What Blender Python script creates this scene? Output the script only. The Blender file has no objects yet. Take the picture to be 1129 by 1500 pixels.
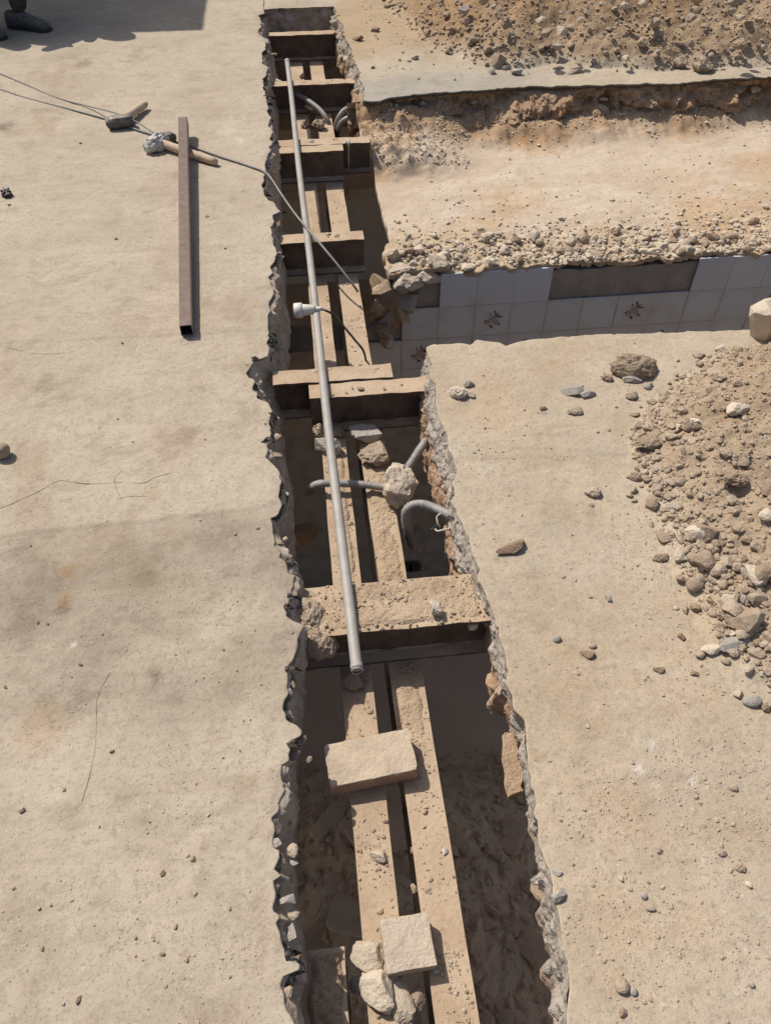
import bpy, bmesh, math, random
import numpy as np
from mathutils import Vector, Matrix, Euler

# ------------------------------------------------------------------ camera, sky, sun
S = bpy.context.scene
COL = S.collection
F, TH, PS, CH = 1128.0, math.radians(48), math.radians(6.4), 1.5
cam_d = bpy.data.cameras.new('camera')
cam = bpy.data.objects.new('camera', cam_d)
COL.objects.link(cam)
cam.location = (0, 0, CH)
cam.rotation_euler = (math.radians(90) - TH, 0, -PS)
cam_d.sensor_fit = 'HORIZONTAL'
cam_d.sensor_width = 36.0
cam_d.lens = 36.0 * F / 1129.0
cam_d.clip_start = 0.02
cam_d.clip_end = 2000
S.camera = cam

SUN = Vector((0.50, -0.52, -1.0)).normalized()          # direction the light travels
EL = math.asin(-SUN.z)
world = bpy.data.worlds.new('World')
S.world = world
world.use_nodes = True
wn = world.node_tree
wn.nodes.clear()
sky = wn.nodes.new('ShaderNodeTexSky')
sky.sky_type = 'NISHITA'
sky.sun_disc = False
sky.sun_elevation = EL
sky.sun_rotation = math.atan2(-SUN.x, -SUN.y)
sky.dust_density = 2.5
bg = wn.nodes.new('ShaderNodeBackground')
bg.inputs[1].default_value = 0.10
wo = wn.nodes.new('ShaderNodeOutputWorld')
wn.links.new(sky.outputs[0], bg.inputs[0])
wn.links.new(bg.outputs[0], wo.inputs[0])
sun_d = bpy.data.lights.new('sun', 'SUN')
sun_d.energy = 4.2
sun_d.angle = math.radians(0.53)
sun_d.color = (1.0, 0.95, 0.88)
sun = bpy.data.objects.new('sun', sun_d)
COL.objects.link(sun)
sun.rotation_euler = SUN.to_track_quat('-Z', 'Y').to_euler()
sun.location = (-6, 5, 10)
S.view_settings.view_transform = 'Standard'
S.view_settings.look = 'None'
S.view_settings.gamma = 1
S.view_settings.exposure = 0.12
S.render.engine = 'CYCLES'
S.cycles.max_bounces = 12
S.cycles.diffuse_bounces = 8

RNG = random.Random(7)

# ------------------------------------------------------------------ pixel -> place helpers
CP, SP = math.cos(PS), math.sin(PS)


def ray(px, py):
    u = (px - 564.5) / F
    v = (py - 750) / F
    fw = math.cos(TH) - v * math.sin(TH)
    dn = math.sin(TH) + v * math.cos(TH)
    return (u * CP + fw * SP, -u * SP + fw * CP, -dn)


def P(px, py, z=0.0):
    r = ray(px, py)
    t = (z - CH) / r[2]
    return Vector((r[0] * t, r[1] * t, z))


def depth(p):
    b = p[0] * SP + p[1] * CP
    return b * math.cos(TH) + (CH - p[2]) * math.sin(TH)


def px2m(p):
    return depth(p) / F


# ------------------------------------------------------------------ numpy noise
def _h(ix, iy, iz, s):
    n = (ix * 374761393 + iy * 668265263 + iz * 2147483647 + s * 144269504) & 0xffffffff
    n = ((n ^ (n >> 13)) * 1274126177) & 0xffffffff
    n = ((n ^ (n >> 16)) * 2246822519) & 0xffffffff
    return ((n ^ (n >> 15)) & 0xffff) / 65535.0


def vn(x, y, z=0.0, s=0):
    if np.isscalar(z) or np.ndim(z) == 0:
        x, y = np.broadcast_arrays(np.asarray(x, float), np.asarray(y, float))
        fx, fy = np.floor(x), np.floor(y)
        ix, iy = fx.astype(np.int64), fy.astype(np.int64)
        u, v = x - fx, y - fy
        u = u * u * (3 - 2 * u); v = v * v * (3 - 2 * v)
        iz = int(math.floor(float(z)))
        a, b, c, d = _h(ix, iy, iz, s), _h(ix + 1, iy, iz, s), _h(ix, iy + 1, iz, s), _h(ix + 1, iy + 1, iz, s)
        p = a + (b - a) * u
        return (p + (c + (d - c) * u - p) * v) * 2 - 1
    x, y, z = np.broadcast_arrays(np.asarray(x, float), np.asarray(y, float), np.asarray(z, float))
    fx, fy, fz = np.floor(x), np.floor(y), np.floor(z)
    ix, iy, iz = fx.astype(np.int64), fy.astype(np.int64), fz.astype(np.int64)
    u, v, w = x - fx, y - fy, z - fz
    u = u * u * (3 - 2 * u); v = v * v * (3 - 2 * v); w = w * w * (3 - 2 * w)

    def L(a, b, t):
        return a + (b - a) * t
    c = [_h(ix + i, iy + j, iz + k, s) for k in (0, 1) for j in (0, 1) for i in (0, 1)]
    return L(L(L(c[0], c[1], u), L(c[2], c[3], u), v), L(L(c[4], c[5], u), L(c[6], c[7], u), v), w) * 2 - 1


def fbm(x, y, z=0.0, s=0, o=4, g=0.5):
    a, t, n = 1.0, 0.0, 0.0
    for i in range(o):
        k = 2.03 ** i
        t = t + a * vn(np.asarray(x) * k + 3.7 * i, np.asarray(y) * k - 5.1 * i, np.asarray(z) * k + 1.3 * i, s + i * 17)
        n += a
        a *= g
    return t / n


def sstep(a, b, x):
    t = np.clip((x - a) / (b - a), 0, 1)
    return t * t * (3 - 2 * t)


# ------------------------------------------------------------------ mesh / object helpers
def obj(name, me, mat=None, parent=None):
    o = bpy.data.objects.new(name, me)
    COL.objects.link(o)
    if mat is not None and me is not None and len(me.materials) == 0:
        me.materials.append(mat)
    if parent is not None:
        o.parent = parent
    return o


def tag(o, label, cat, group=None):
    o['label'] = label
    o['category'] = cat
    if group:
        o['group'] = group
    return o


def struct(o):
    o['kind'] = 'structure'
    return o


def stuff(o, label=None, cat=None):
    o['kind'] = 'stuff'
    if label:
        o['label'] = label
    if cat:
        o['category'] = cat
    return o


def empty(name, loc, label=None, cat=None, group=None, rz=0.0):
    o = bpy.data.objects.new(name, None)
    COL.objects.link(o)
    o.location = loc
    o.rotation_euler = (0, 0, rz)
    o.empty_display_size = 0.05
    if label:
        tag(o, label, cat, group)
    return o


def raw_mesh(name, V, Fq, smooth=True, tint=None):
    """V (n,3) array, Fq (m,k) index array"""
    V = np.asarray(V, np.float32)
    Fq = np.asarray(Fq, np.int32)
    m, k = Fq.shape
    me = bpy.data.meshes.new(name)
    me.vertices.add(len(V))
    me.vertices.foreach_set('co', V.ravel())
    me.loops.add(m * k)
    me.loops.foreach_set('vertex_index', Fq.ravel())
    me.polygons.add(m)
    me.polygons.foreach_set('loop_start', np.arange(0, m * k, k, dtype=np.int32))
    me.polygons.foreach_set('loop_total', np.full(m, k, np.int32))
    me.polygons.foreach_set('use_smooth', np.full(m, smooth, bool))
    me.update(calc_edges=True)
    if tint is not None:
        ca = me.color_attributes.new('tint', 'FLOAT_COLOR', 'POINT')
        t = np.ones((len(V), 4), np.float32)
        t[:, :3] = tint
        ca.data.foreach_set('color', t.ravel())
    return me


def grid_mesh(name, X, Y, Z, smooth=True, tint=None, flip=False):
    r, c = X.shape
    V = np.stack([X, Y, Z], -1).reshape(-1, 3)
    i = np.arange(r * c).reshape(r, c)
    q = np.stack([i[:-1, :-1], i[:-1, 1:], i[1:, 1:], i[1:, :-1]], -1).reshape(-1, 4)
    if flip:
        q = q[:, ::-1]
    return raw_mesh(name, V, q, smooth, None if tint is None else tint.reshape(-1, 3))


def bm_mesh(name, bm, smooth=False):
    me = bpy.data.meshes.new(name)
    bmesh.ops.recalc_face_normals(bm, faces=bm.faces[:])
    for f in bm.faces:
        f.smooth = smooth
    bm.to_mesh(me)
    bm.free()
    return me


def curve_pts(pts, n=8):
    """Catmull-Rom through points"""
    pts = [Vector(p) for p in pts]
    pts = [pts[0] * 2 - pts[1]] + pts + [pts[-1] * 2 - pts[-2]]
    out = []
    for i in range(1, len(pts) - 2):
        a, b, c, d = pts[i - 1:i + 3]
        for k in range(n):
            t = k / n
            out.append(0.5 * ((2 * b) + (c - a) * t + (2 * a - 5 * b + 4 * c - d) * t * t + (3 * b - a - 3 * c + d) * t ** 3))
    out.append(pts[-2])
    return out


def tube_mesh(name, pts, rad, seg=10, smooth=True, cap=True, ribs=None):
    """rad: number or function(s in metres, t in 0..1)"""
    pts = [Vector(p) for p in pts]
    n = len(pts)
    acc = [0.0]
    for i in range(1, n):
        acc.append(acc[-1] + (pts[i] - pts[i - 1]).length)
    tg = [(pts[min(i + 1, n - 1)] - pts[max(i - 1, 0)]).normalized() for i in range(n)]
    up = Vector((0, 0, 1)) if abs(tg[0].z) < 0.9 else Vector((1, 0, 0))
    nx = tg[0].cross(up).normalized()
    V, Q = [], []
    for i in range(n):
        nx = (nx - tg[i] * nx.dot(tg[i])).normalized()
        ny = tg[i].cross(nx)
        r = rad(acc[i], acc[i] / max(acc[-1], 1e-6)) if callable(rad) else rad
        for k in range(seg):
            a = 2 * math.pi * k / seg
            V.append(pts[i] + nx * (r * math.cos(a)) + ny * (r * math.sin(a)))
    for i in range(n - 1):
        for k in range(seg):
            Q.append((i * seg + k, i * seg + (k + 1) % seg, (i + 1) * seg + (k + 1) % seg, (i + 1) * seg + k))
    me = bpy.data.meshes.new(name)
    fs = [tuple(q) for q in Q]
    if cap:
        fs.append(tuple(range(seg))[::-1])
        fs.append(tuple((n - 1) * seg + k for k in range(seg)))
    me.from_pydata([tuple(v) for v in V], [], fs)
    for p in me.polygons:
        p.use_smooth = smooth and len(p.vertices) == 4
    return me


def dense(pts, step):
    out = [pts[0]]
    for a, b in zip(pts[:-1], pts[1:]):
        L = (b - a).length
        k = max(1, int(L / step))
        for i in range(1, k + 1):
            out.append(a.lerp(b, i / k))
    return out


def box_bm(bm, x0, x1, y0, y1, z0, z1):
    vs = [bm.verts.new(p) for p in ((x0, y0, z0), (x1, y0, z0), (x1, y1, z0), (x0, y1, z0), (x0, y0, z1), (x1, y0, z1), (x1, y1, z1), (x0, y1, z1))]
    for f in ((0, 3, 2, 1), (4, 5, 6, 7), (0, 1, 5, 4), (1, 2, 6, 5), (2, 3, 7, 6), (3, 0, 4, 7)):
        bm.faces.new([vs[i] for i in f])
    return vs


# ------------------------------------------------------------------ materials
class N:
    def __init__(s, name):
        s.m = bpy.data.materials.new(name)
        s.m.use_nodes = True
        s.t = s.m.node_tree
        s.b = s.t.nodes['Principled BSDF']
        s.geo = s.t.nodes.new('ShaderNodeNewGeometry')
        s.tc = s.t.nodes.new('ShaderNodeTexCoord')

    def put(s, sock, v):
        if isinstance(v, bpy.types.NodeSocket):
            s.t.links.new(v, sock)
        else:
            if hasattr(v, '__len__') and len(v) == 3 and sock.type == 'RGBA':
                v = (*v, 1)
            sock.default_value = v

    def noise(s, scale, detail=4, rough=0.55, vec=None, dist=0.0):
        n = s.t.nodes.new('ShaderNodeTexNoise')
        n.inputs['Scale'].default_value = scale
        n.inputs['Detail'].default_value = detail
        n.inputs['Roughness'].default_value = rough
        n.inputs['Distortion'].default_value = dist
        s.put(n.inputs['Vector'], vec if vec is not None else s.geo.outputs['Position'])
        return n.outputs['Fac']

    def voro(s, scale, feat='F1', vec=None):
        n = s.t.nodes.new('ShaderNodeTexVoronoi')
        n.feature = feat
        n.inputs['Scale'].default_value = scale
        s.put(n.inputs['Vector'], vec if vec is not None else s.geo.outputs['Position'])
        return n.outputs['Distance']

    def math(s, op, a, b=0.0, c=0.0):
        n = s.t.nodes.new('ShaderNodeMath')
        n.operation = op
        s.put(n.inputs[0], a); s.put(n.inputs[1], b); s.put(n.inputs[2], c)
        return n.outputs[0]

    def ramp(s, f, a, b):
        n = s.t.nodes.new('ShaderNodeMapRange')
        n.interpolation_type = 'SMOOTHSTEP'
        s.put(n.inputs[0], f)
        n.inputs[1].default_value = a
        n.inputs[2].default_value = b
        return n.outputs[0]

    def mix(s, f, a, b, mode='MIX'):
        n = s.t.nodes.new('ShaderNodeMix')
        n.data_type = 'RGBA'
        n.blend_type = mode
        s.put(n.inputs[0], f); s.put(n.inputs[6], a); s.put(n.inputs[7], b)
        return n.outputs[2]

    def attr(s, name='tint'):
        n = s.t.nodes.new('ShaderNodeAttribute')
        n.attribute_name = name
        return n.outputs['Color']

    def rnd(s):
        n = s.t.nodes.new('ShaderNodeObjectInfo')
        return n.outputs['Random']

    def xyz(s, v):
        n = s.t.nodes.new('ShaderNodeSeparateXYZ')
        s.put(n.inputs[0], v)
        return n.outputs

    def bump(s, h, strength=0.5, dist=0.004, prev=None):
        n = s.t.nodes.new('ShaderNodeBump')
        n.inputs['Strength'].default_value = strength
        n.inputs['Distance'].default_value = dist
        s.put(n.inputs['Height'], h)
        if prev is not None:
            s.put(n.inputs['Normal'], prev)
        return n.outputs[0]

    def out(s, col, rough=0.9, normal=None, metal=0.0, spec=0.25):
        s.put(s.b.inputs['Base Color'], col)
        s.put(s.b.inputs['Roughness'], rough)
        s.put(s.b.inputs['Metallic'], metal)
        s.put(s.b.inputs['Specular IOR Level'], spec)
        if normal is not None:
            s.put(s.b.inputs['Normal'], normal)
        return s.m


DUST = (0.445, 0.370, 0.280)
DUST_D = (0.388, 0.318, 0.236)
SOIL = (0.430, 0.325, 0.222)
SOIL_R = (0.395, 0.270, 0.172)


def mat_dusty(name, a=DUST, b=DUST_D, grit=1.0):
    n = N(name)
    mp = n.t.nodes.new('ShaderNodeMapping')
    mp.inputs['Scale'].default_value = (1.0, 2.6, 1.0)
    mp.inputs['Rotation'].default_value = (0, 0, 0.25)
    n.put(mp.inputs[0], n.geo.outputs['Position'])
    c = n.mix(n.ramp(n.noise(3.0, 5, 0.6), 0.35, 0.68), a, b)
    c = n.mix(n.math('MULTIPLY', n.ramp(n.noise(9, 6, 0.7, mp.outputs[0], 0.8), 0.48, 0.72), 0.42), c, tuple(x * 0.80 for x in b))
    c = n.mix(n.math('MULTIPLY', n.ramp(n.noise(30, 6, 0.7, dist=0.5), 0.50, 0.74), 0.50), c, tuple(x * 0.72 for x in b))
    c = n.mix(n.math('MULTIPLY', n.ramp(n.noise(80, 5, 0.7), 0.50, 0.68), 0.55), c, tuple(x * 0.66 for x in b))
    c = n.mix(n.math('MULTIPLY', n.ramp(n.noise(170, 3, 0.6), 0.58, 0.70), 0.65), c, tuple(x * 0.50 for x in b))
    c = n.mix(n.math('MULTIPLY', n.ramp(n.noise(130, 2, 0.5), 0.63, 0.76), 0.55), c, tuple(min(1, x * 1.32) for x in a))
    c = n.mix(1.0, c, n.attr(), 'MULTIPLY')
    nm = n.bump(n.noise(26, 6, 0.66), 0.26 * grit, 0.014)
    nm = n.bump(n.noise(110, 5, 0.66), 0.28 * grit, 0.004, nm)
    nm = n.bump(n.noise(300, 4, 0.6), 0.40 * grit, 0.0022, nm)
    return n.out(c, 0.95, nm, spec=0.1)


def mat_soil(name, a=SOIL, b=SOIL_R, scale=1.0, bump=1.0):
    n = N(name)
    c = n.mix(n.ramp(n.noise(6 * scale, 5, 0.6), 0.35, 0.66), a, b)
    c = n.mix(n.math('MULTIPLY', n.ramp(n.noise(70, 4, 0.6), 0.45, 0.72), 0.5), c, tuple(min(1, x * 1.22) for x in a))
    c = n.mix(n.math('MULTIPLY', n.ramp(n.noise(150, 3, 0.6), 0.52, 0.8), 0.5), c, tuple(x * 0.6 for x in b))
    nm = n.bump(n.noise(55, 6, 0.65), 0.7 * bump, 0.012)
    nm = n.bump(n.noise(220, 4, 0.6), 0.6 * bump, 0.004, nm)
    return n.out(c, 0.97, nm, spec=0.08)


def mat_rock(name, a, b, spread=0.25, scale=60):
    n = N(name)
    r = n.rnd()
    c = n.mix(r, a, b)
    ob = n.tc.outputs['Object']
    c = n.mix(n.math('MULTIPLY', n.ramp(n.noise(scale * 0.4, 5, 0.65), 0.4, 0.7), 0.55), c, tuple(x * 0.72 for x in b))
    c = n.mix(n.math('MULTIPLY', n.ramp(n.noise(scale * 3, 3, 0.6), 0.55, 0.75), 0.4), c, tuple(min(1, x * 1.25) for x in a))
    nm = n.bump(n.noise(scale, 6, 0.65), 0.6, 0.010)
    nm = n.bump(n.noise(scale * 4, 4, 0.6), 0.5, 0.003, nm)
    return n.out(c, 0.96, nm, spec=0.1)


M = {}
M['roof'] = mat_dusty('dusty_roof_felt')
M['slab'] = mat_dusty('dusty_screed', (0.445, 0.367, 0.270), (0.392, 0.319, 0.230), 1.1)
M['sunk'] = mat_dusty('scraped_plaster', (0.515, 0.420, 0.315), (0.445, 0.345, 0.245), 1.2)
M['soil'] = mat_soil('dug_soil')
M['soil_red'] = mat_soil('reddish_soil', (0.43, 0.305, 0.20), (0.37, 0.235, 0.142))
M['clod'] = mat_rock('soil_clod', (0.480, 0.385, 0.285), (0.320, 0.235, 0.160))
M['stone'] = mat_rock('grey_stone', (0.43, 0.385, 0.33), (0.35, 0.305, 0.255))
M['pale'] = mat_rock('pale_plaster', (0.56, 0.47, 0.36), (0.50, 0.41, 0.31), scale=40)
M['brown'] = mat_rock('brown_stone', (0.30, 0.20, 0.13), (0.26, 0.18, 0.12))
M['rubble'] = mat_rock('room_rubble', (0.62, 0.52, 0.42), (0.57, 0.47, 0.375), scale=25)


def mat_face():
    """broken edge: grey screed over reddish soil"""
    n = N('broken_slab_edge')
    z = n.xyz(n.geo.outputs['Position'])[2]
    zz = n.math('ADD', z, n.math('MULTIPLY', n.math('SUBTRACT', n.noise(14, 4, 0.6), 0.5), 0.14))
    zz = n.math('ADD', zz, n.math('MULTIPLY', n.ramp(n.xyz(n.geo.outputs['Position'])[1], 0.80, 0.55), 0.085))
    f = n.ramp(zz, -0.125, -0.085)
    grey = n.mix(n.ramp(n.noise(45, 5, 0.6), 0.4, 0.65), (0.43, 0.375, 0.31), (0.33, 0.275, 0.22))
    red = n.mix(n.ramp(n.noise(30, 5, 0.65), 0.38, 0.66), (0.46, 0.32, 0.21), (0.34, 0.21, 0.125))
    c = n.mix(f, red, grey)
    nm = n.bump(n.noise(60, 6, 0.65), 0.8, 0.012)
    nm = n.bump(n.noise(230, 4, 0.6), 0.6, 0.004, nm)
    return n.out(c, 0.96, nm, spec=0.1)


def mat_bitumen():
    n = N('torn_bitumen')
    up = n.xyz(n.geo.outputs['Normal'])[2]
    dust = n.math('MULTIPLY', n.ramp(n.noise(55, 5, 0.65), 0.47, 0.64), n.ramp(up, 0.2, 0.8))
    c = n.mix(n.ramp(n.noise(120, 4, 0.6), 0.4, 0.7), (0.045, 0.040, 0.036), (0.115, 0.098, 0.082))
    c = n.mix(n.math('MULTIPLY', dust, 0.8), c, (0.38, 0.315, 0.245))
    nm = n.bump(n.noise(90, 5, 0.65), 0.8, 0.008)
    return n.out(c, 0.75, nm, spec=0.3)


def mat_dark_face():
    n = N('old_roof_layers')
    p = n.xyz(n.geo.outputs['Position'])
    f = n.noise(16, 5, 0.6)
    c = n.mix(n.ramp(f, 0.35, 0.65), (0.50, 0.41, 0.32), (0.37, 0.29, 0.215))
    zz = n.math('ADD', p[2], n.math('MULTIPLY', n.math('SUBTRACT', n.noise(25, 4), 0.5), 0.05))
    c = n.mix(n.math('MULTIPLY', n.ramp(zz, -0.032, -0.016), n.ramp(n.noise(5, 4, 0.6), 0.42, 0.58)), c, (0.07, 0.062, 0.055))
    nm = n.bump(n.noise(60, 6, 0.65), 0.8, 0.010)
    return n.out(c, 0.95, nm, spec=0.1)


def mat_steel():
    """rusty rolled steel, soil dust lying on what faces up"""
    n = N('dusty_rusty_steel')
    up = n.xyz(n.geo.outputs['Normal'])[2]
    rust = n.mix(n.ramp(n.noise(18, 5, 0.65), 0.38, 0.66), (0.150, 0.105, 0.078), (0.090, 0.064, 0.050))
    rust = n.mix(n.math('MULTIPLY', n.ramp(n.noise(70, 5, 0.65), 0.55, 0.75), 0.5), rust, (0.22, 0.155, 0.11))
    d = n.mix(n.ramp(n.noise(9, 5, 0.6), 0.36, 0.66), (0.455, 0.345, 0.235), (0.385, 0.275, 0.180))
    d = n.mix(n.math('MULTIPLY', n.ramp(n.noise(140, 3, 0.6), 0.5, 0.78), 0.4), d, (0.27, 0.19, 0.125))
    edge = n.math('MULTIPLY', n.ramp(up, 0.35, 0.85), n.ramp(n.noise(20, 7, 0.75), 0.27, 0.42))
    c = n.mix(edge, rust, d)
    nm = n.bump(n.noise(75, 6, 0.65), 0.6, 0.006)
    return n.out(c, 0.88, nm, spec=0.2)


def mat_simple(name, a, b=None, rough=0.6, metal=0.0, scale=30, bump=0.2, dusty=0.0, spec=0.4):
    n = N(name)
    b = b or tuple(x * 0.8 for x in a)
    c = n.mix(n.ramp(n.noise(scale, 5, 0.6, n.tc.outputs['Object']), 0.35, 0.68), a, b)
    if dusty:
        up = n.xyz(n.geo.outputs['Normal'])[2]
        c = n.mix(n.math('MULTIPLY', n.math('MULTIPLY', n.ramp(up, -0.1, 0.9), n.ramp(n.noise(40, 5, 0.6), 0.3, 0.7)), dusty), c, DUST)
    nm = n.bump(n.noise(scale * 6, 4, 0.6, n.tc.outputs['Object']), bump, 0.002)
    return n.out(c, rough, nm, metal, spec)


M['face'] = mat_face()
M['bitumen'] = mat_bitumen()
M['darkface'] = mat_dark_face()
M['steel'] = mat_steel()
M['pipe'] = mat_simple('galvanised_pipe', (0.335, 0.315, 0.285), (0.28, 0.26, 0.23), 0.62, 0.1, 14, 0.25, 0.35)
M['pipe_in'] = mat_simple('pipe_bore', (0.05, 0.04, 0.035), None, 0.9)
M['tube'] = mat_simple('brown_primer', (0.135, 0.082, 0.058), (0.120, 0.073, 0.053), 0.55, 0.0, 5, 0.10, 0.14)
M['tube_end'] = mat_simple('cut_steel', (0.42, 0.36, 0.30), None, 0.5, 0.5)
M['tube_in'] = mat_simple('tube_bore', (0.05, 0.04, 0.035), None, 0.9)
M['wood'] = mat_simple('worn_wood', (0.50, 0.38, 0.26), (0.42, 0.30, 0.20), 0.75, 0, 25, 0.3, 0.25)
M['iron'] = mat_simple('hammer_iron', (0.10, 0.09, 0.08), (0.17, 0.15, 0.13), 0.6, 0.4, 40, 0.4, 0.45)
M['rag'] = mat_simple('pale_plastic_wrap', (0.58, 0.56, 0.50), (0.44, 0.41, 0.36), 0.6, 0, 60, 0.5)
M['cable'] = mat_simple('grey_cable', (0.21, 0.20, 0.19), (0.15, 0.14, 0.13), 0.6, 0, 20, 0.1, 0.35)
M['black'] = mat_simple('black_rubber', (0.02, 0.02, 0.02), (0.035, 0.033, 0.03), 0.5, 0, 30, 0.2, 0.15)
M['white'] = mat_simple('white_plastic', (0.66, 0.62, 0.55), (0.60, 0.55, 0.47), 0.5, 0, 25, 0.1, 0.25)
M['conduit'] = mat_simple('grey_conduit', (0.27, 0.26, 0.25), (0.21, 0.20, 0.19), 0.55, 0, 30, 0.1, 0.40)
M['wire_pale'] = mat_simple('pale_wire', (0.50, 0.44, 0.34), None, 0.6)
M['brick'] = mat_rock('brick_clay', (0.50, 0.40, 0.29), (0.50, 0.40, 0.29), scale=35)
M['brick_side'] = mat_simple('fired_brick_side', (0.44, 0.27, 0.18), (0.38, 0.25, 0.17), 0.95, 0, 25, 0.4, 0.2, 0.1)
M['plaster'] = mat_simple('room_plaster', (0.74, 0.69, 0.62), (0.68, 0.63, 0.56), 0.9, 0, 2, 0.2, 0, 0.1)
M['floor'] = mat_simple('room_floor', (0.60, 0.52, 0.44), (0.55, 0.47, 0.39), 0.9, 0, 3, 0.2, 0, 0.1)
M['mortar'] = mat_simple('bare_mortar', (0.30, 0.275, 0.25), (0.235, 0.215, 0.195), 0.95, 0, 12, 0.6, 0, 0.1)
M['trouser'] = mat_simple('dark_trousers', (0.05, 0.047, 0.042), (0.035, 0.033, 0.03), 0.9, 0, 30, 0.3, 0.25)
M['shirt'] = mat_simple('grey_shirt', (0.12, 0.12, 0.12), None, 0.9)
M['shoe'] = mat_simple('dark_shoe', (0.045, 0.042, 0.04), (0.08, 0.075, 0.07), 0.7, 0, 40, 0.2, 0.35)
M['skin'] = mat_simple('skin', (0.45, 0.29, 0.20), None, 0.6)
M['hair'] = mat_simple('hair', (0.03, 0.025, 0.02), None, 0.7)
M['twig'] = mat_simple('dry_twig', (0.24, 0.185, 0.14), None, 0.9)
M['render'] = mat_simple('bulkhead_render', (0.48, 0.41, 0.33), (0.42, 0.36, 0.29), 0.95, 0, 3, 0.4, 0, 0.1)
M['flower_red'] = mat_simple('print_brown_red', (0.30, 0.23, 0.21), (0.38, 0.31, 0.29), 0.35, 0, 90)
M['flower_dark'] = mat_simple('print_dark', (0.045, 0.04, 0.04), None, 0.35)


def mat_tile(name, kind):
    n = N(name)
    base = n.mix(n.rnd(), (0.53, 0.56, 0.60), (0.49, 0.52, 0.555))
    o = n.xyz(n.tc.outputs['Object'])
    if kind != 'plain':
        r = n.math('SQRT', n.math('ADD', n.math('MULTIPLY', o[0], o[0]), n.math('MULTIPLY', o[2], o[2])))
        ring = n.ramp(n.math('ABSOLUTE', n.math('SUBTRACT', r, 0.0745)), 0.0022, 0.0008)
        corner = n.ramp(r, 0.0755, 0.079)
        pat = n.ramp(n.noise(150, 2, 0.5, n.tc.outputs['Object']), 0.42, 0.6)
        base = n.mix(n.math('MULTIPLY', corner, 0.55), base, (0.47, 0.46, 0.44))
        base = n.mix(n.math('MULTIPLY', ring, 0.7), base, (0.45, 0.44, 0.42))
        if kind == 'flower':
            base = n.mix(n.math('MULTIPLY', n.math('MULTIPLY', n.ramp(r, 0.075, 0.03), pat), 0.5), base, (0.34, 0.31, 0.29))
    d = n.ramp(n.noise(5, 5, 0.65), 0.48, 0.75)
    c = n.mix(n.math('MULTIPLY', d, 0.55), base, (0.37, 0.33, 0.285))
    return n.out(c, n.mix(d, (0.25,) * 3, (0.7,) * 3), n.bump(n.noise(12, 2), 0.05, 0.004), spec=0.4)


M['tile_plain'] = mat_tile('plain_glazed_tile', 'plain')
M['tile_round'] = mat_tile('round_motif_tile', 'round')
M['tile_flower'] = mat_tile('flower_motif_tile', 'flower')

# ------------------------------------------------------------------ traced edges (photo pixels, read off the photograph)
LT = [(386, 5), (386, 13), (388, 19), (379, 22), (382, 29), (383, 38), (378, 43), (378, 47), (385, 54), (389, 60), (389, 71), (384, 76), (384, 83),
      (386, 94), (393, 98), (391, 108), (385, 115), (386, 128), (389, 140), (393, 156), (391, 162), (397, 172), (392, 183), (399, 191), (395, 202),
      (402, 208), (393, 214), (398, 218), (391, 228), (388, 241), (388, 251), (387, 263), (384, 271), (388, 286), (393, 293), (403, 297), (405, 305),
      (411, 308), (399, 314), (401, 323), (397, 333), (401, 341), (399, 352), (402, 362), (407, 368), (403, 380), (396, 389), (399, 398), (394, 405),
      (396, 414), (401, 422), (398, 435), (392, 446), (395, 453), (393, 463), (393, 477), (393, 491), (389, 502), (397, 508), (388, 522), (374, 526),
      (360, 545), (363, 552), (373, 554), (370, 563), (378, 583), (393, 588), (398, 602), (396, 618), (398, 632), (394, 643), (390, 657), (391, 670),
      (402, 680), (408, 687), (411, 703), (410, 717), (409, 724), (413, 738), (408, 752), (397, 756), (400, 778), (403, 798), (412, 807), (407, 814),
      (422, 824), (421, 837), (434, 840), (428, 862), (421, 888), (419, 899), (427, 906), (446, 913), (437, 926), (435, 941), (431, 960), (421, 975),
      (422, 997), (423, 1013), (416, 1022), (415, 1036), (419, 1054), (433, 1061), (443, 1070), (441, 1076), (428, 1082), (424, 1100), (423, 1112),
      (412, 1118), (410, 1151), (414, 1155), (410, 1171), (409, 1188), (400, 1196), (401, 1208), (401, 1221), (404, 1240), (412, 1243), (412, 1259),
      (402, 1272), (412, 1282), (399, 1289), (401, 1327), (406, 1337), (414, 1341), (404, 1349), (408, 1362), (413, 1381), (418, 1398), (436, 1412),
      (435, 1421), (415, 1425), (411, 1442), (415, 1466), (426, 1491), (429, 1500), (420, 1540), (414, 1580)]
LB = [(401, 30), (401, 53), (400, 71), (403, 99), (410, 128), (408, 159), (408, 205), (405, 227), (412, 258), (412, 293), (412, 339), (415, 371), (420, 408), (418, 435),
      (427, 477), (425, 498), (425, 533), (416, 577), (416, 615), (418, 646), (416, 668), (427, 712), (431, 761), (433, 826), (448, 870), (456, 906),
      (462, 947), (446, 978), (449, 1018), (444, 1066), (447, 1084), (438, 1123), (437, 1190), (436, 1230), (431, 1285), (444, 1370), (448, 1387), (450, 1440), (446, 1500), (440, 1580)]
RT = [(625, 511), (625, 515), (632, 534), (631, 552), (638, 564), (637, 582), (641, 600), (646, 619), (655, 637), (657, 658), (670, 688), (662, 708), (666, 713),
      (666, 727), (661, 733), (668, 748), (677, 768), (685, 786), (689, 796), (692, 810), (703, 833), (702, 848), (712, 871), (721, 894), (730, 917), (731, 935),
      (739, 959), (743, 998), (752, 1016), (755, 1037), (769, 1055), (772, 1079), (770, 1104), (776, 1127), (783, 1156), (784, 1197), (792, 1243), (805, 1271),
      (807, 1309), (820, 1348), (829, 1395), (833, 1451), (830, 1484), (829, 1500), (834, 1580)]
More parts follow.
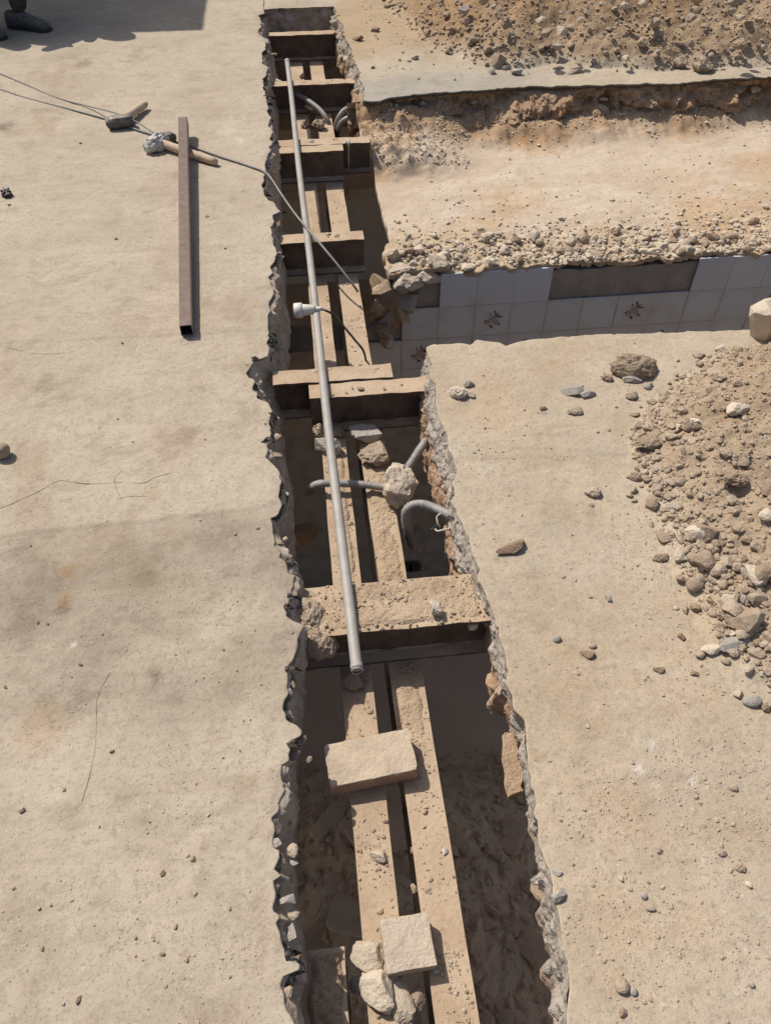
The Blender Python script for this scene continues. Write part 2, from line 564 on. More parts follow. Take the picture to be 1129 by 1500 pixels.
RB = [(614, 531), (616, 556), (609, 577), (611, 602), (613, 637), (620, 658), (622, 678), (626, 700), (637, 733), (645, 745), (653, 759), (659, 779), (655, 812), (660, 839),
      (668, 858), (692, 908), (703, 926), (709, 938), (720, 952), (723, 970), (720, 985), (723, 1000), (716, 1005), (718, 1021), (725, 1032), (719, 1042),
      (720, 1048), (736, 1052), (746, 1067), (753, 1085), (760, 1101), (764, 1117), (767, 1131), (768, 1160), (771, 1176), (773, 1188), (777, 1218), (787, 1241),
      (793, 1264), (797, 1283), (797, 1299), (785, 1311), (793, 1327), (779, 1344), (799, 1365), (797, 1390), (807, 1409), (793, 1421), (797, 1444), (809, 1456),
      (808, 1477), (804, 1486), (811, 1498), (812, 1580)]
UT = [(490, 7), (493, 27), (501, 35), (504, 53), (515, 73), (517, 87), (525, 101), (527, 115), (533, 131), (531, 147)]
UB = [(487, 10), (489, 35), (490, 53), (487, 65), (493, 89), (498, 106), (508, 112), (508, 135), (512, 163), (515, 184), (520, 201), (528, 218), (529, 237)]
SL = [(514, 178), (520, 201), (526, 214), (528, 225), (530, 236), (545, 240), (548, 257), (553, 281), (561, 315), (571, 350), (560, 362), (567, 381), (568, 397)]
NF = [(620, 512), (627, 507), (671, 501), (690, 504), (697, 498), (731, 500), (740, 506), (777, 496), (842, 491), (913, 489), (1019, 484), (1129, 481), (1260, 474)]
CT = [(531, 147), (557, 148), (570, 143), (600, 140), (640, 136), (700, 133), (760, 127), (830, 125), (920, 122), (1000, 121), (1060, 115), (1129, 113), (1250, 106)]
CB = [(505, 207), (560, 197), (640, 200), (700, 196), (760, 205), (830, 195), (900, 186), (960, 180), (1000, 185), (1060, 171), (1129, 165), (1250, 158)]


def jag(T, seed, amp, pitch):
    """angular chips: straight runs between random corners"""
    g = np.random.default_rng(seed)
    k = np.cumsum(g.uniform(0.25, 1.75, 3000) * pitch) - 3
    return np.interp(np.asarray(T, float), k, g.uniform(-1, 1, 3000) * amp * g.choice([0.4, 1.0, 1.6], 3000))


def edge_y(tr, z, jit=0.0, seed=0):
    """x as a function of y along the slot"""
    w = sorted([(p.y, p.x) for p in (P(a, b, z) for a, b in tr)])
    ys = np.array([a for a, _ in w]); xs = np.array([b for _, b in w])

    def f(Y):
        Y = np.asarray(Y, float)
        return np.interp(Y, ys, xs) + jit * 0.6 * fbm(Y * 22, Y * 0 + seed, 0, seed, 5, 0.62) + jag(Y, seed, jit * 0.75, 0.016)
    return f


def edge_x(tr, z, jit=0.0, seed=0):
    w = sorted([(p.x, p.y) for p in (P(a, b, z) for a, b in tr)])
    xs = np.array([a for a, _ in w]); ys = np.array([b for _, b in w])

    def f(X):
        X = np.asarray(X, float)
        return np.interp(X, xs, ys) + jit * 0.6 * fbm(X * 22, X * 0 + seed, 0, seed, 5, 0.62) + jag(X, seed, jit * 0.75, 0.02)
    return f


fLT = edge_y(LT, 0, 0.006, 3)
fLB = edge_y(LB, -0.2, 0.006, 5)
fRT = edge_y(RT, 0, 0.005, 7)
fRB = edge_y(RB, -0.2, 0.007, 9)
fUT = edge_y(UT, 0, 0.008, 11)
fUB = edge_y(UB, -0.2, 0.008, 13)
fSL = edge_y(SL, -0.2, 0.008, 15)
fNF = edge_x(NF, 0, 0.006, 17)
fCT = edge_x(CT, 0, 0.012, 19)
fCB = edge_x(CB, -0.2, 0.02, 21)
SLOT_END = 5.75
ZS = -0.20


def blot(X, Y, px, py, r, seed=0, soft=0.7):
    """irregular patch round a photo pixel, radius in pixels"""
    c = P(px, py)
    m = px2m(c)
    R = r * m
    out = np.zeros(X.shape)
    k = (np.abs(X - c.x) < R * 2) & (np.abs(Y - c.y) < R * 2.6)
    x, y = X[k], Y[k]
    d = np.hypot(x - c.x, (y - c.y) * 0.75) / R
    d = d + 0.55 * fbm(x / R * 1.8, y / R * 1.8, 0, seed, 4, 0.65)
    out[k] = (1 - sstep(1 - soft, 1 + soft * 0.4, d)) * np.clip(0.72 + 0.9 * fbm(x / R * 7, y / R * 7, 0, seed + 3, 3, 0.7), 0, 1)
    return out


def line_y(px0, py0, px1, py1):
    a, b = P(px0, py0), P(px1, py1)
    return lambda X: a.y + (b.y - a.y) * (X - a.x) / (b.x - a.x)


def mul(t, f, col):
    return t * (1 + f[..., None] * (np.array(col) - 1))


def seq(*segs):
    out = []
    for a, b, st in segs:
        out += list(np.arange(a, b, st))
    out.append(segs[-1][1])
    return np.array(out)


# ------------------------------------------------------------------ the old roof left of the cut
LA, LBL, LCL, L4 = line_y(0, 783, 420, 737), line_y(0, 1062, 420, 1030), line_y(0, 502, 390, 482), line_y(150, 652, 410, 610)


def roof_z(X, Y):
    Z = 0.004 * fbm(X * 1.5, Y * 1.5, 0, 1, 3) + 0.0022 * fbm(X * 12, Y * 12, 0, 2, 4) + 0.0010 * fbm(X * 50, Y * 50, 0, 4, 3)
    wob = 0.012 * fbm(X * 7, Y * 0, 0, 6, 4)
    Z = Z - 0.003 * sstep(-0.003, 0.003, LA(X) + wob - Y)
    Z = Z - 0.0022 * sstep(-0.002, 0.002, LCL(X) + wob * 0.4 - Y)
    return Z - 0.0018 * sstep(-0.002, 0.002, L4(X) + wob * 0.5 - Y) * sstep(-0.6, -0.4, X)


def left_roof():
    Yr = seq((-2.5, 0.10, 0.05), (0.10, 2.6, 0.0065), (2.6, SLOT_END, 0.011), (SLOT_END, 7.0, 0.05), (7.0, 16, 0.5))
    s = np.concatenate([[0.0], seq((0.004, 0.12, 0.006), (0.12, 1.4, 0.012), (1.4, 2.4, 0.04), (2.4, 9.0, 0.5))])
    X = fLT(Yr)[:, None] - s[None, :]
    Y = np.repeat(Yr[:, None], len(s), 1)
    Z = roof_z(X, Y)
    la, lb = LA, LBL
    for px, py, r, n_ in [(150, 660, 26, 9), (240, 540, 30, 12), (215, 815, 22, 8), (270, 640, 20, 8), (330, 900, 40, 14), (120, 1010, 40, 16), (60, 930, 40, 14), (250, 1180, 40, 16), (150, 1330, 50, 14), (330, 560, 26, 8), (60, 420, 24, 8), (180, 300, 24, 8), (95, 250, 20, 6), (330, 130, 20, 8)]:
        g = random.Random(px * 7 + py)
        for _ in range(n_):
            c = P(px + g.gauss(0, r), py + g.gauss(0, r * .7))
            a, L, W = g.uniform(0, 3.14), g.uniform(.008, .028), g.uniform(.003, .006)
            k = (np.abs(X - c.x) < .05) & (np.abs(Y - c.y) < .05)
            dx, dy = X[k] - c.x, Y[k] - c.y
            u, v = dx * math.cos(a) + dy * math.sin(a), -dx * math.sin(a) + dy * math.cos(a) + 12 * (dx * dx)
            Z[k] -= 0.0020 * np.exp(-(u / L) ** 2 - (v / W) ** 2)
    wob = 0.012 * fbm(X * 7, Y * 0, 0, 6, 4)
    band = (0.45 * sstep(-0.006, 0.006, la(X) + wob - Y) + 0.55 * sstep(-0.02, 0.22, la(X) - Y + 0.10 * fbm(X * 5, Y * 5, 0, 34, 4))) * sstep(-0.05, 0.05, Y - lb(X) - 2.5 * wob)
    T = np.ones(X.shape + (3,))
    T = mul(T, 0.95 * band * np.clip(0.62 + 0.9 * fbm(X * 3, Y * 3, 0, 31, 5, 0.6), 0.15, 1), (0.70, 0.69, 0.685))
    T = mul(T, 0.6 * sstep(0.1, 0.55, fbm(X * 2.2, Y * 2.2, 0, 33, 5, 0.6)), (0.92, 0.90, 0.88))
    T = mul(T, sstep(0.2, 0.6, fbm(X * 5 + 9, Y * 3, 0, 35, 5, 0.65)), (0.88, 0.85, 0.80))
    T = mul(T, 0.7 * sstep(0.3, 0.55, fbm(X * 14 + 9, Y * 14, 0, 36, 4, 0.6)), (0.85, 0.83, 0.82))
    T = mul(T, 0.8 * sstep(0.12, 0.5, fbm(X * 8, Y * 11, 0, 37, 5, 0.7)), (0.87, 0.86, 0.85))
    T = mul(T, 0.6 * sstep(0.25, 0.55, fbm(X * 2.5 + Y, Y * 26, 0, 38, 4, 0.6)), (0.90, 0.885, 0.87))
    T = mul(T, 0.6 * sstep(0.3, 0.6, fbm(X * 20 + 3, Y * 20, 0, 39, 4, 0.65)), (1.10, 1.11, 1.12))
    for px, py, r, k, col in [(66, 560, 20, .8, (.55, .52, .50)), (90, 582, 10, .6, (.6, .57, .55)), (60, 590, 10, .6, (.6, .57, .55)), (125, 92, 14, .8, (.5, .47, .45)),
                              (8, 185, 16, .8, (.5, .5, .5)), (160, 415, 14, .5, (.65, .63, .62)), (365, 600, 24, .6, (.66, .65, .66)), (270, 636, 16, .6, (.66, .63, .62)),
                              (310, 778, 34, .7, (.66, .66, .68)), (345, 770, 16, .5, (.6, .6, .62)), (60, 870, 55, .6, (.72, .73, .78)), (97, 835, 16, .8, (.95, .74, .42)),
                              (95, 876, 14, .8, (.95, .74, .42)), (92, 890, 12, .8, (.5, .46, .42)), (215, 845, 18, .6, (.7, .68, .68)), (232, 812, 12, .6, (.68, .66, .66)),
                              (225, 985, 13, .8, (.5, .48, .46)), (115, 1020, 22, .6, (.62, .62, .64)), (30, 800, 25, .6, (.7, .7, .72)), (60, 1062, 40, .6, (.86, .70, .54)),
                              (240, 1030, 50, .5, (.72, .72, .74)), (410, 950, 10, .6, (.6, .6, .62)), (30, 930, 40, .45, (.7, .68, .66)), (150, 930, 50, .45, (.72, .70, .69)),
                              (345, 990, 40, .4, (.76, .74, .72)), (180, 1195, 40, .35, (.74, .72, .7)), (230, 1215, 36, .4, (.74, .72, .7)), (20, 1360, 50, .3, (.75, .73, .7)),
                              (145, 1345, 40, .25, (.74, .72, .7)), (250, 1470, 60, .25, (.8, .78, .76)), (330, 190, 13, .8, (1.3, 1.35, 1.45)), (350, 205, 8, .8, (1.3, 1.38, 1.5)),
                              (106, 943, 4, 1, (1.7, 1.85, 2.1)), (260, 108, 10, .5, (1.2, 1.22, 1.25)), (300, 1320, 70, .25, (.86, .84, .82))]:
        T = mul(T, k * blot(X, Y, px, py, r, px + py), col)
    T = mul(T, 0.35 * sstep(0.035, 0.0, s)[None, :] * sstep(-0.1, 0.4, fbm(X * 15, Y * 15, 0, 41, 4)), (0.7, 0.68, 0.66))
    # thickness of the felt: turn the rim down
    X = np.concatenate([X[:, :1] - 0.0015, X], 1)
    Y = np.concatenate([Y[:, :1], Y], 1)
    Z = np.concatenate([Z[:, :1] - 0.008, Z], 1)
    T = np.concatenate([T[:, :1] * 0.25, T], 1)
    me = grid_mesh('roof_deck', X, Y, Z, True, T, flip=True)
    struct(obj('roof_deck', me, M['roof']))

    # black felt layers torn under the rim
    Yr2 = seq((-0.6, 0.10, 0.02), (0.10, 2.6, 0.004), (2.6, SLOT_END, 0.007))
    e = fLT(Yr2)
    w = 0.017 * sstep(-0.15, 0.55, fbm(Yr2 * 9, Yr2 * 0, 0, 51, 5, 0.65)) + 0.005 * fbm(Yr2 * 70, Yr2 * 0, 0, 53, 3)
    w = w + jag(Yr2, 77, 0.004, 0.012)
    w = np.clip(w * sstep(-0.35, 0.25, fbm(Yr2 * 2.1 + 4, Yr2 * 0, 0, 52, 3)), -0.004, 0.03)
    t = np.linspace(0, 1, 9)
    X2 = e[:, None] - 0.02 + (0.018 + w[:, None]) * t[None, :]
    Y2 = np.repeat(Yr2[:, None], 9, 1) + 0.006 * fbm(X2 * 60, Yr2[:, None] * 60, 0, 55, 3)
    Z2 = -0.010 - 0.014 * t[None, :] ** 2 * (1 + 0.8 * fbm(Y2 * 30, X2 * 0, 0, 57, 3)) + 0.004 * fbm(X2 * 90, Y2 * 90, 0, 59, 3)
    X3 = np.concatenate([X2, X2[:, -1:] - 0.002, X2[:, -1:] - 0.02], 1)
    Y3 = np.concatenate([Y2, Y2[:, -1:], Y2[:, -1:]], 1)
    Z3 = np.concatenate([Z2, Z2[:, -1:] - 0.012, Z2[:, -1:] - 0.016], 1)
    struct(obj('bitumen_felt', grid_mesh('bitumen_felt', X3, Y3, Z3, False, flip=False), M['bitumen']))

    # face of the cut
    nl = 22
    t = np.linspace(0, 1, nl)
    Yf = Yr2[:, None] * np.ones((1, nl))
    xt, xb = fLT(Yr2) - 0.003, fLB(Yr2)
    ledge = np.clip(0.008 + 0.018 * fbm(Yr2 * 7, Yr2 * 0, 0, 62, 3) + jag(Yr2, 91, 0.008, 0.022), 0, 0.034)
    Zf = -0.009 + (ZS + 0.009) * t[None, :] ** 1.3 + 0.006 * fbm(Yf * 20, t[None, :] * 6, 0, 63, 3) * np.minimum(1, t * 6)
    Xf = xt[:, None] * (1 - t) + xb[:, None] * t
    bulge = np.sin(math.pi * t)[None, :]
    Xf = Xf + ledge[:, None] * (sstep(0.0, 0.10, t) * sstep(0.95, 0.15, t))[None, :]
    Xf = Xf + (0.026 * fbm(Yf * 16, Zf * 28, 0, 61, 5, 0.65) - 0.004) * (0.12 + bulge)
    Xb = np.concatenate([Xf, Xf[:, -1:] - 0.05], 1)
    Yb = np.concatenate([Yf, Yf[:, -1:]], 1)
    Zb = np.concatenate([Zf, Zf[:, -1:] - 0.006], 1)
    struct(obj('cut_face', grid_mesh('cut_face', Xb, Yb, Zb, False), M['darkface']))

    # far end of the slot
    xs = seq((-0.22, 0.42, 0.008))
    z = np.linspace(-0.012, -0.75, 40)
    Xe = np.repeat(xs[None, :], 40, 0)
    Ze = np.repeat(z[:, None], len(xs), 1)
    Ye = SLOT_END - 0.02 + 0.05 * np.abs(z)[:, None] * 0 + 0.022 * fbm(Xe * 18, Ze * 22, 0, 71, 5, 0.6)
    struct(obj('cut_face', grid_mesh('cut_end_face', Xe, Ye, Ze, False), M['darkface']))
    # roof beyond the slot, between left sheet and right sheet
    Xg = np.linspace(-0.16, 0.385, 60)[None, :] * np.ones((60, 1))
    Yg0 = SLOT_END + 0.012 * fbm(Xg[0] * 30, Xg[0] * 0, 0, 73, 4) - 0.02
    tt = np.concatenate([[0, 0.0001], np.linspace(0.001, 1, 58) ** 2])[:, None]
    Yg = Yg0[None, :] + (16 - SLOT_END) * tt
    Zg = -0.002 + roof_z(Xg, Yg) - 0.004 * sstep(0.20, 0.27, np.abs(Xg - 0.12))
    Zg[0] -= 0.02
    T = np.full(Xg.shape + (3,), 0.95)
    T = mul(T, sstep(0.1, 0.5, fbm(Xg * 8, Yg * 8, 0, 37, 5, 0.7)), (0.87, 0.85, 0.83))
    struct(obj('roof_deck', grid_mesh('roof_deck_end', Xg, Yg, Zg, True, T), M['roof']))


left_roof()


# ------------------------------------------------------------------ roof right of the cut, near part, with the spoil heap
HB = [(1300, 492), (1129, 505), (1040, 520), (985, 560), (955, 605), (935, 640), (945, 700), (985, 765), (1010, 830), (1045, 900), (1080, 950), (1129, 990), (1250, 1060)]
_hb = sorted([(p.y, p.x) for p in (P(a, b) for a, b in HB)])
HBY = np.array([a for a, _ in _hb]); HBX = np.array([b for _, b in _hb])


def heap_right(X, Y):
    d = X - np.interp(Y, HBY, HBX) + 0.10 * fbm(X * 5, Y * 5, 0, 81, 4)
    h = 0.33 * (1 - np.exp(-np.clip(d, 0, None) * 0.42 / 0.33))
    fall = sstep(1.99, 1.80, Y) * sstep(0.45, 0.85, Y)
    return h * fall


LSA, LSB = line_y(665, 672, 920, 664), line_y(790, 1150, 1129, 1128)


def slab_z(X, Y):
    Z = 0.004 * fbm(X * 1.3, Y * 1.3, 0, 91, 3) + 0.003 * fbm(X * 11, Y * 11, 0, 93, 4) + 0.0012 * fbm(X * 55, Y * 55, 0, 94, 3)
    h = heap_right(X, Y)
    sm = 0.004 * fbm(X * 9, X * 0, 0, 96, 4)
    Z = Z - 0.0022 * sstep(-0.004, 0.004, LSA(X) + sm - Y) * sstep(0.006, 0.002, h) - 0.002 * sstep(-0.004, 0.004, LSB(X) + sm - Y) * sstep(0.006, 0.002, h)
    return Z + h * (1 + 0.12 * fbm(X * 9, Y * 9, 0, 95, 4)) + sstep(0.004, 0.05, h) * (0.016 * fbm(X * 22, Y * 22, 0, 97, 4) + 0.009 * fbm(X * 48, Y * 70, 0, 99, 3))


YF0 = 2.03


def near_slab():
    Yr = seq((-2.5, 0.10, 0.05), (0.10, 2.03, 0.0065))
    s = np.concatenate([[0.0], seq((0.004, 0.06, 0.006), (0.06, 1.25, 0.0095), (1.25, 2.4, 0.04), (2.4, 9.0, 0.5))])
    Yn = np.repeat(Yr[:, None], len(s), 1)
    X = fRT(Yr)[:, None] + s[None, :]
    Y = Yn - (YF0 - fNF(X)) * sstep(1.7, YF0, Yn)
    Z = slab_z(X, Y)
    h = heap_right(X, Y)
    T = np.ones(X.shape + (3,))
    T = mul(T, sstep(0.003, 0.04, h) * 0.95, (0.80, 0.735, 0.68))
    T = mul(T, 0.6 * sstep(0.05, 0.5, fbm(X * 2.6, Y * 2.6, 0, 101, 5, 0.6)), (0.97, 0.91, 0.84))
    T = mul(T, 0.5 * sstep(0.1, 0.5, fbm(X * 3.2 + 7, Y * 3.2, 0, 103, 5, 0.6)), (0.89, 0.88, 0.87))
    T = mul(T, 0.7 * sstep(0.12, 0.5, fbm(X * 8, Y * 10, 0, 105, 5, 0.7)), (0.90, 0.87, 0.83))
    T = mul(T, 0.6 * sstep(0.25, 0.55, fbm(X * 4 + Y * 2, Y * 24, 0, 106, 4, 0.6)), (0.91, 0.895, 0.88))
    T = mul(T, 0.6 * sstep(0.3, 0.6, fbm(X * 20 + 3, Y * 20, 0, 107, 4, 0.65)), (1.10, 1.11, 1.12))
    for px, py, r, k, col in [(860, 1075, 22, .6, (.72, .71, .72)), (850, 1120, 18, .5, (.72, .71, .72)), (955, 1090, 7, 1, (1.5, 1.7, 2.0)), (935, 1125, 7, 1, (1.5, 1.7, 2.0)),
                              (1015, 1142, 6, 1, (1.5, 1.7, 2.0)), (960, 1150, 9, .7, (1.3, 1.4, 1.5)), (910, 1180, 60, .25, (1.0, .83, .70)), (900, 1330, 50, .25, (1.0, .84, .72)),
                              (700, 680, 22, .4, (1.15, 1.2, 1.25)), (740, 620, 60, .35, (1.0, .88, .76)), (830, 1000, 50, .35, (.85, .83, .8)), (720, 560, 50, .22, (1.0, .85, .74)),
                              (1080, 1230, 50, .22, (1.0, .86, .74)), (1040, 1380, 50, .22, (1.0, .85, .74)), (920, 870, 60, .25, (.88, .87, .86)), (1000, 1010, 60, .22, (1.0, .84, .72))]:
        T = mul(T, k * blot(X, Y, px, py, r, px + py), col)
    X = np.concatenate([X[:, :1] + 0.001, X], 1)
    Y = np.concatenate([Y[:, :1], Y], 1)
    Z = np.concatenate([Z[:, :1] - 0.010, Z], 1)
    T = np.concatenate([T[:, :1], T], 1)
    # far rim down
    X = np.concatenate([X, X[-1:], X[-1:]], 0)
    Y = np.concatenate([Y, Y[-1:] - 0.002, Y[-1:] - 0.015], 0)
    Z = np.concatenate([Z, Z[-1:] - 0.02, Z[-1:] + ZS], 0)
    T = np.concatenate([T, T[-1:], T[-1:]], 0)
    struct(obj('roof_screed', grid_mesh('roof_screed', X, Y, Z, True, T), M['slab']))

    # its broken left face
    Yr2 = seq((-0.6, 0.10, 0.02), (0.10, 2.025, 0.0038))
    nl = 30
    t = np.linspace(0, 1, nl)
    Yf = Yr2[:, None] * np.ones((1, nl))
    xt, xb = fRT(Yr2), fRB(Yr2)
    Zf = -0.004 + (ZS + 0.004) * t[None, :] + 0 * Yf
    prof = t ** 0.8
    Xf = xt[:, None] * (1 - prof) + xb[:, None] * prof
    lump = np.abs(fbm(Yf * 16, Zf * 22, 0, 111, 4, 0.6))
    Xf = Xf + (0.020 * fbm(Yf * 18, Zf * 26, 0, 113, 5, 0.65) - 0.016 * lump) * (0.18 + np.sin(math.pi * np.clip(t, 0, 0.92)))[None, :]
    Yf = Yf + 0.006 * fbm(Zf * 40, Yf * 40, 0, 115, 3)
    Xf = np.concatenate([Xf, Xf[:, -1:] + 0.06], 1)
    Yf = np.concatenate([Yf, Yf[:, -1:]], 1)
    Zf = np.concatenate([Zf, Zf[:, -1:] + 0.004], 1)
    struct(obj('broken_edge', grid_mesh('broken_edge', Xf, Yf, Zf, False, flip=True), M['face']))


near_slab()


# ------------------------------------------------------------------ roof beyond the trench with its heap
def heap_far(X, Y):
    HX = [0.3, 0.72, 0.82, 1.014, 1.39, 2.11, 2.6, 9]
    HY = [7.2, 5.25, 4.75, 4.58, 4.52, 4.40, 4.36, 4.3]
    d = Y - np.interp(X, HX, HY) + 0.12 * fbm(X * 4, Y * 4, 0, 121, 4)
    return 0.62 * (1 - np.exp(-np.clip(d, 0, None) * 0.55 / 0.62)) * sstep(0.55, 1.35, X + 0.1 * fbm(X * 4, Y * 4, 0, 122, 3))


def far_z(X, Y):
    h = heap_far(X, Y)
    Z = 0.004 * fbm(X * 1.3, Y * 1.3, 0, 123, 3) + 0.004 * fbm(X * 12, Y * 12, 0, 125, 4)
    return Z + h * (1 + 0.10 * fbm(X * 7, Y * 7, 0, 127, 4)) + sstep(0.004, 0.06, h) * (0.022 * fbm(X * 16, Y * 16, 0, 129, 5, 0.6) + 0.008 * fbm(X * 60, Y * 60, 0, 128, 3))


def far_slab():
    s = np.concatenate([[0.0], seq((0.006, 2.9, 0.014), (2.9, 8.7, 0.5))])
    tr = np.concatenate([seq((0.0, 1.75, 0.011), (1.75, 3.2, 0.05), (3.2, 12, 0.5))])
    X0 = np.repeat(s[None, :], len(tr), 0)
    Yn = 4.15 + tr[:, None] + 0 * X0
    X = X0 + np.where(Yn < SLOT_END + 0.05, fUT(np.clip(Yn, 4.1, SLOT_END)), 0.36)
    Y = Yn + (fCT(X) - 4.15) * sstep(0.5, 0.0, tr)[:, None]
    Z = far_z(X, Y)
    T = np.ones(X.shape + (3,))
    h = heap_far(X, Y)
    strip = sstep(0.42, 0.16, Y - fCT(X) + 0.06 * fbm(X * 4, Y * 4, 0, 131, 4)) * sstep(1.7, 0.8, X)
    T = mul(T, 0.95 * strip, (0.80, 0.87, 0.98))
    T = mul(T, (1 - strip) * sstep(0.45, 0.75, Y - fCT(X) + 0.2 * fbm(X * 5, Y * 5, 0, 133, 4)), (0.90, 0.82, 0.72))
    T = mul(T, sstep(0.003, 0.06, h), (0.80, 0.70, 0.61))
    T = mul(T, 0.7 * sstep(0.2, 0.55, fbm(X * 9, Y * 9, 0, 135, 5, 0.65)), (0.86, 0.82, 0.78))
    T = mul(T, blot(X, Y, 650, 3, 60, 5), (0.9, 0.97, 1.08))
    # crust rim hanging over the bank
    X = np.concatenate([X[:1], X[:1], X], 0)
    Y = np.concatenate([Y[:1] + 0.05, Y[:1] + 0.003, Y], 0)
    Z = np.concatenate([Z[:1] - 0.016, Z[:1] - 0.013 - 0.006 * np.abs(fbm(X[:1] * 30, X[:1] * 0, 0, 139, 4)), Z], 0)
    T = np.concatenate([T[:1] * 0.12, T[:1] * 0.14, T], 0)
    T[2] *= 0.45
    struct(obj('roof_screed', grid_mesh('roof_screed_far', X, Y, Z, True, T), M['slab']))
    # left face
    Yr2 = seq((4.06, SLOT_END, 0.006))
    nl = 22
    t = np.linspace(0, 1, nl)
    Yf = Yr2[:, None] * np.ones((1, nl))
    top = -0.004 - 0.16 * sstep(4.20, 4.08, Yr2)
    xt = np.where(Yr2 > 4.12, fUT(np.clip(Yr2, 4.1, SLOT_END)), fUB(Yr2) + 0.02)
    Zf = top[:, None] * (1 - t) + ZS * t
    Xf = xt[:, None] * (1 - t) + fUB(Yr2)[:, None] * t
    Xf = Xf + (0.022 * fbm(Yf * 16, Zf * 24, 0, 141, 5, 0.65) - 0.006) * (0.2 + np.sin(math.pi * t))[None, :]
    Xf = np.concatenate([Xf, Xf[:, -1:] + 0.06], 1); Yf = np.concatenate([Yf, Yf[:, -1:]], 1); Zf = np.concatenate([Zf, Zf[:, -1:] + 0.002], 1)
    struct(obj('broken_edge', grid_mesh('broken_edge_far', Xf, Yf, Zf, False, flip=True), M['face']))


far_slab()


# ------------------------------------------------------------------ scraped strip between, with the cut bank behind it
def sunk_z(X, Y):
    Z = ZS + 0.007 * fbm(X * 4, Y * 4, 0, 151, 4) + 0.004 * fbm(X * 16, Y * 16, 0, 153, 4) + 0.0015 * fbm(X * 60, Y * 60, 0, 152, 3)
    toe = fCB(X)
    Z = Z + 0.07 * sstep(-0.22, 0.02, Y - toe + 0.08 * fbm(X * 7, Y * 7, 0, 154, 4)) ** 1.6
    Z = Z + 0.105 * sstep(3.66, 3.84, Y + 0.05 * fbm(X * 9, Y * 9, 0, 156, 4)) * sstep(0.95, 0.40, X) * (1 + 0.45 * fbm(X * 22, Y * 22, 0, 158, 5, 0.7))
    crest = sstep(3.22, 2.95, Y + 0.10 * fbm(X * 6, Y * 3, 0, 155, 4))
    Z = Z - 0.022 * crest + crest * (0.034 * fbm(X * 16, Y * 16, 0, 157, 5, 0.65))
    return Z


def sunken():
    s = np.concatenate([[0.0], seq((0.006, 2.6, 0.012), (2.6, 8.7, 0.5))])
    Yr = seq((2.855, 4.30, 0.009))
    Yn = np.repeat(Yr[:, None], len(s), 1)
    X = fSL(np.clip(Yr, 2.87, 4.25))[:, None] + s[None, :]
    Y = Yn + 0 * X
    wob = 0.045 * fbm(X * 11, Y * 0, 0, 161, 5, 0.65) + 0.012
    Y = Y + wob * sstep(3.02, 2.855, Yn)
    Z = sunk_z(X, Y)
    T = np.ones(X.shape + (3,))
    T = mul(T, 0.9 * sstep(0.05, 0.5, fbm(X * 2.2, Y * 4, 0, 163, 5, 0.6)), (0.93, 0.82, 0.70))
    T = mul(T, 0.8 * sstep(0.15, 0.5, fbm(X * 3 + 5, Y * 7, 0, 165, 5, 0.7)), (1.12, 1.16, 1.22))
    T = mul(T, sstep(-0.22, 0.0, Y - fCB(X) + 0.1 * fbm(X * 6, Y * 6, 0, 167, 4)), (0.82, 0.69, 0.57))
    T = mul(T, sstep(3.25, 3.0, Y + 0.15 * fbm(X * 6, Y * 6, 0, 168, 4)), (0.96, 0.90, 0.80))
    # rims
    X = np.concatenate([X[:, :1] + 0.02, X[:, :1], X], 1); Y = np.concatenate([Y[:, :1], Y[:, :1], Y], 1)
    Z = np.concatenate([Z[:, :1] - 0.10, Z[:, :1] - 0.03, Z], 1); T = np.concatenate([T[:, :1], T[:, :1], T], 1)
    X = np.concatenate([X[:1], X], 0); Y = np.concatenate([Y[:1] + 0.004, Y], 0); Z = np.concatenate([Z[:1] - 0.022, Z], 0); T = np.concatenate([T[:1], T], 0)
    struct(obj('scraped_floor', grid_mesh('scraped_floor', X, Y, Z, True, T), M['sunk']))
    # bank
    xs = seq((0.27, 2.9, 0.008), (2.9, 9, 0.4))
    nl = 40
    t = np.linspace(0, 1, nl)[:, None]
    Xb = np.repeat(xs[None, :], nl, 0)
    ytop, ybot = fCT(xs) + 0.035, fCB(xs)
    Zb = -0.016 * (1 - t) + (ZS + 0.02) * t + 0 * Xb
    q = t ** 1.25
    Yb = ytop[None, :] * (1 - q) + ybot[None, :] * q
    big = fbm(Xb * 5.5, Zb * 12, 0, 171, 3)
    hollow = np.abs(fbm(Xb * 9, Zb * 16, 0, 173, 3))
    amp = (0.15 + np.sin(math.pi * np.clip(t, 0.02, 0.97)) ** 0.7)
    Yb = Yb + amp * (0.075 * big + 0.075 * (0.30 - hollow) * -1 + 0.034 * fbm(Xb * 22, Zb * 26, 0, 175, 4, 0.65) + 0.014 * fbm(Xb * 80, Zb * 80, 0, 177, 3))
    Zb = Zb + 0.008 * fbm(Xb * 30, Zb * 30, 0, 178, 3) * amp
    struct(obj('cut_bank', grid_mesh('cut_bank', Xb, Yb, Zb, False), M['soil_red']))


sunken()

# ------------------------------------------------------------------ the room under the roof
def plane_obj(name, corners, mat):
    me = bpy.data.meshes.new(name)
    me.from_pydata(corners, [], [(0, 1, 2, 3)])
    return obj(name, me, mat)


ZF = -2.75
RX0, RX1, RY0, RY1, WY, WT = -1.6, 3.0, -2.0, 7.0, 2.862, 0.20
struct(plane_obj('room_floor', [(RX0, RY0, ZF), (RX1, RY0, ZF), (RX1, RY1, ZF), (RX0, RY1, ZF)], M['floor']))


def slab_block(name, x0, x1, y0, y1, z0, z1, mat):
    bm = bmesh.new()
    box_bm(bm, x0, x1, y0, y1, z0, z1)
    return obj(name, bm_mesh(name, bm), mat)


ZT = ZS - 0.012


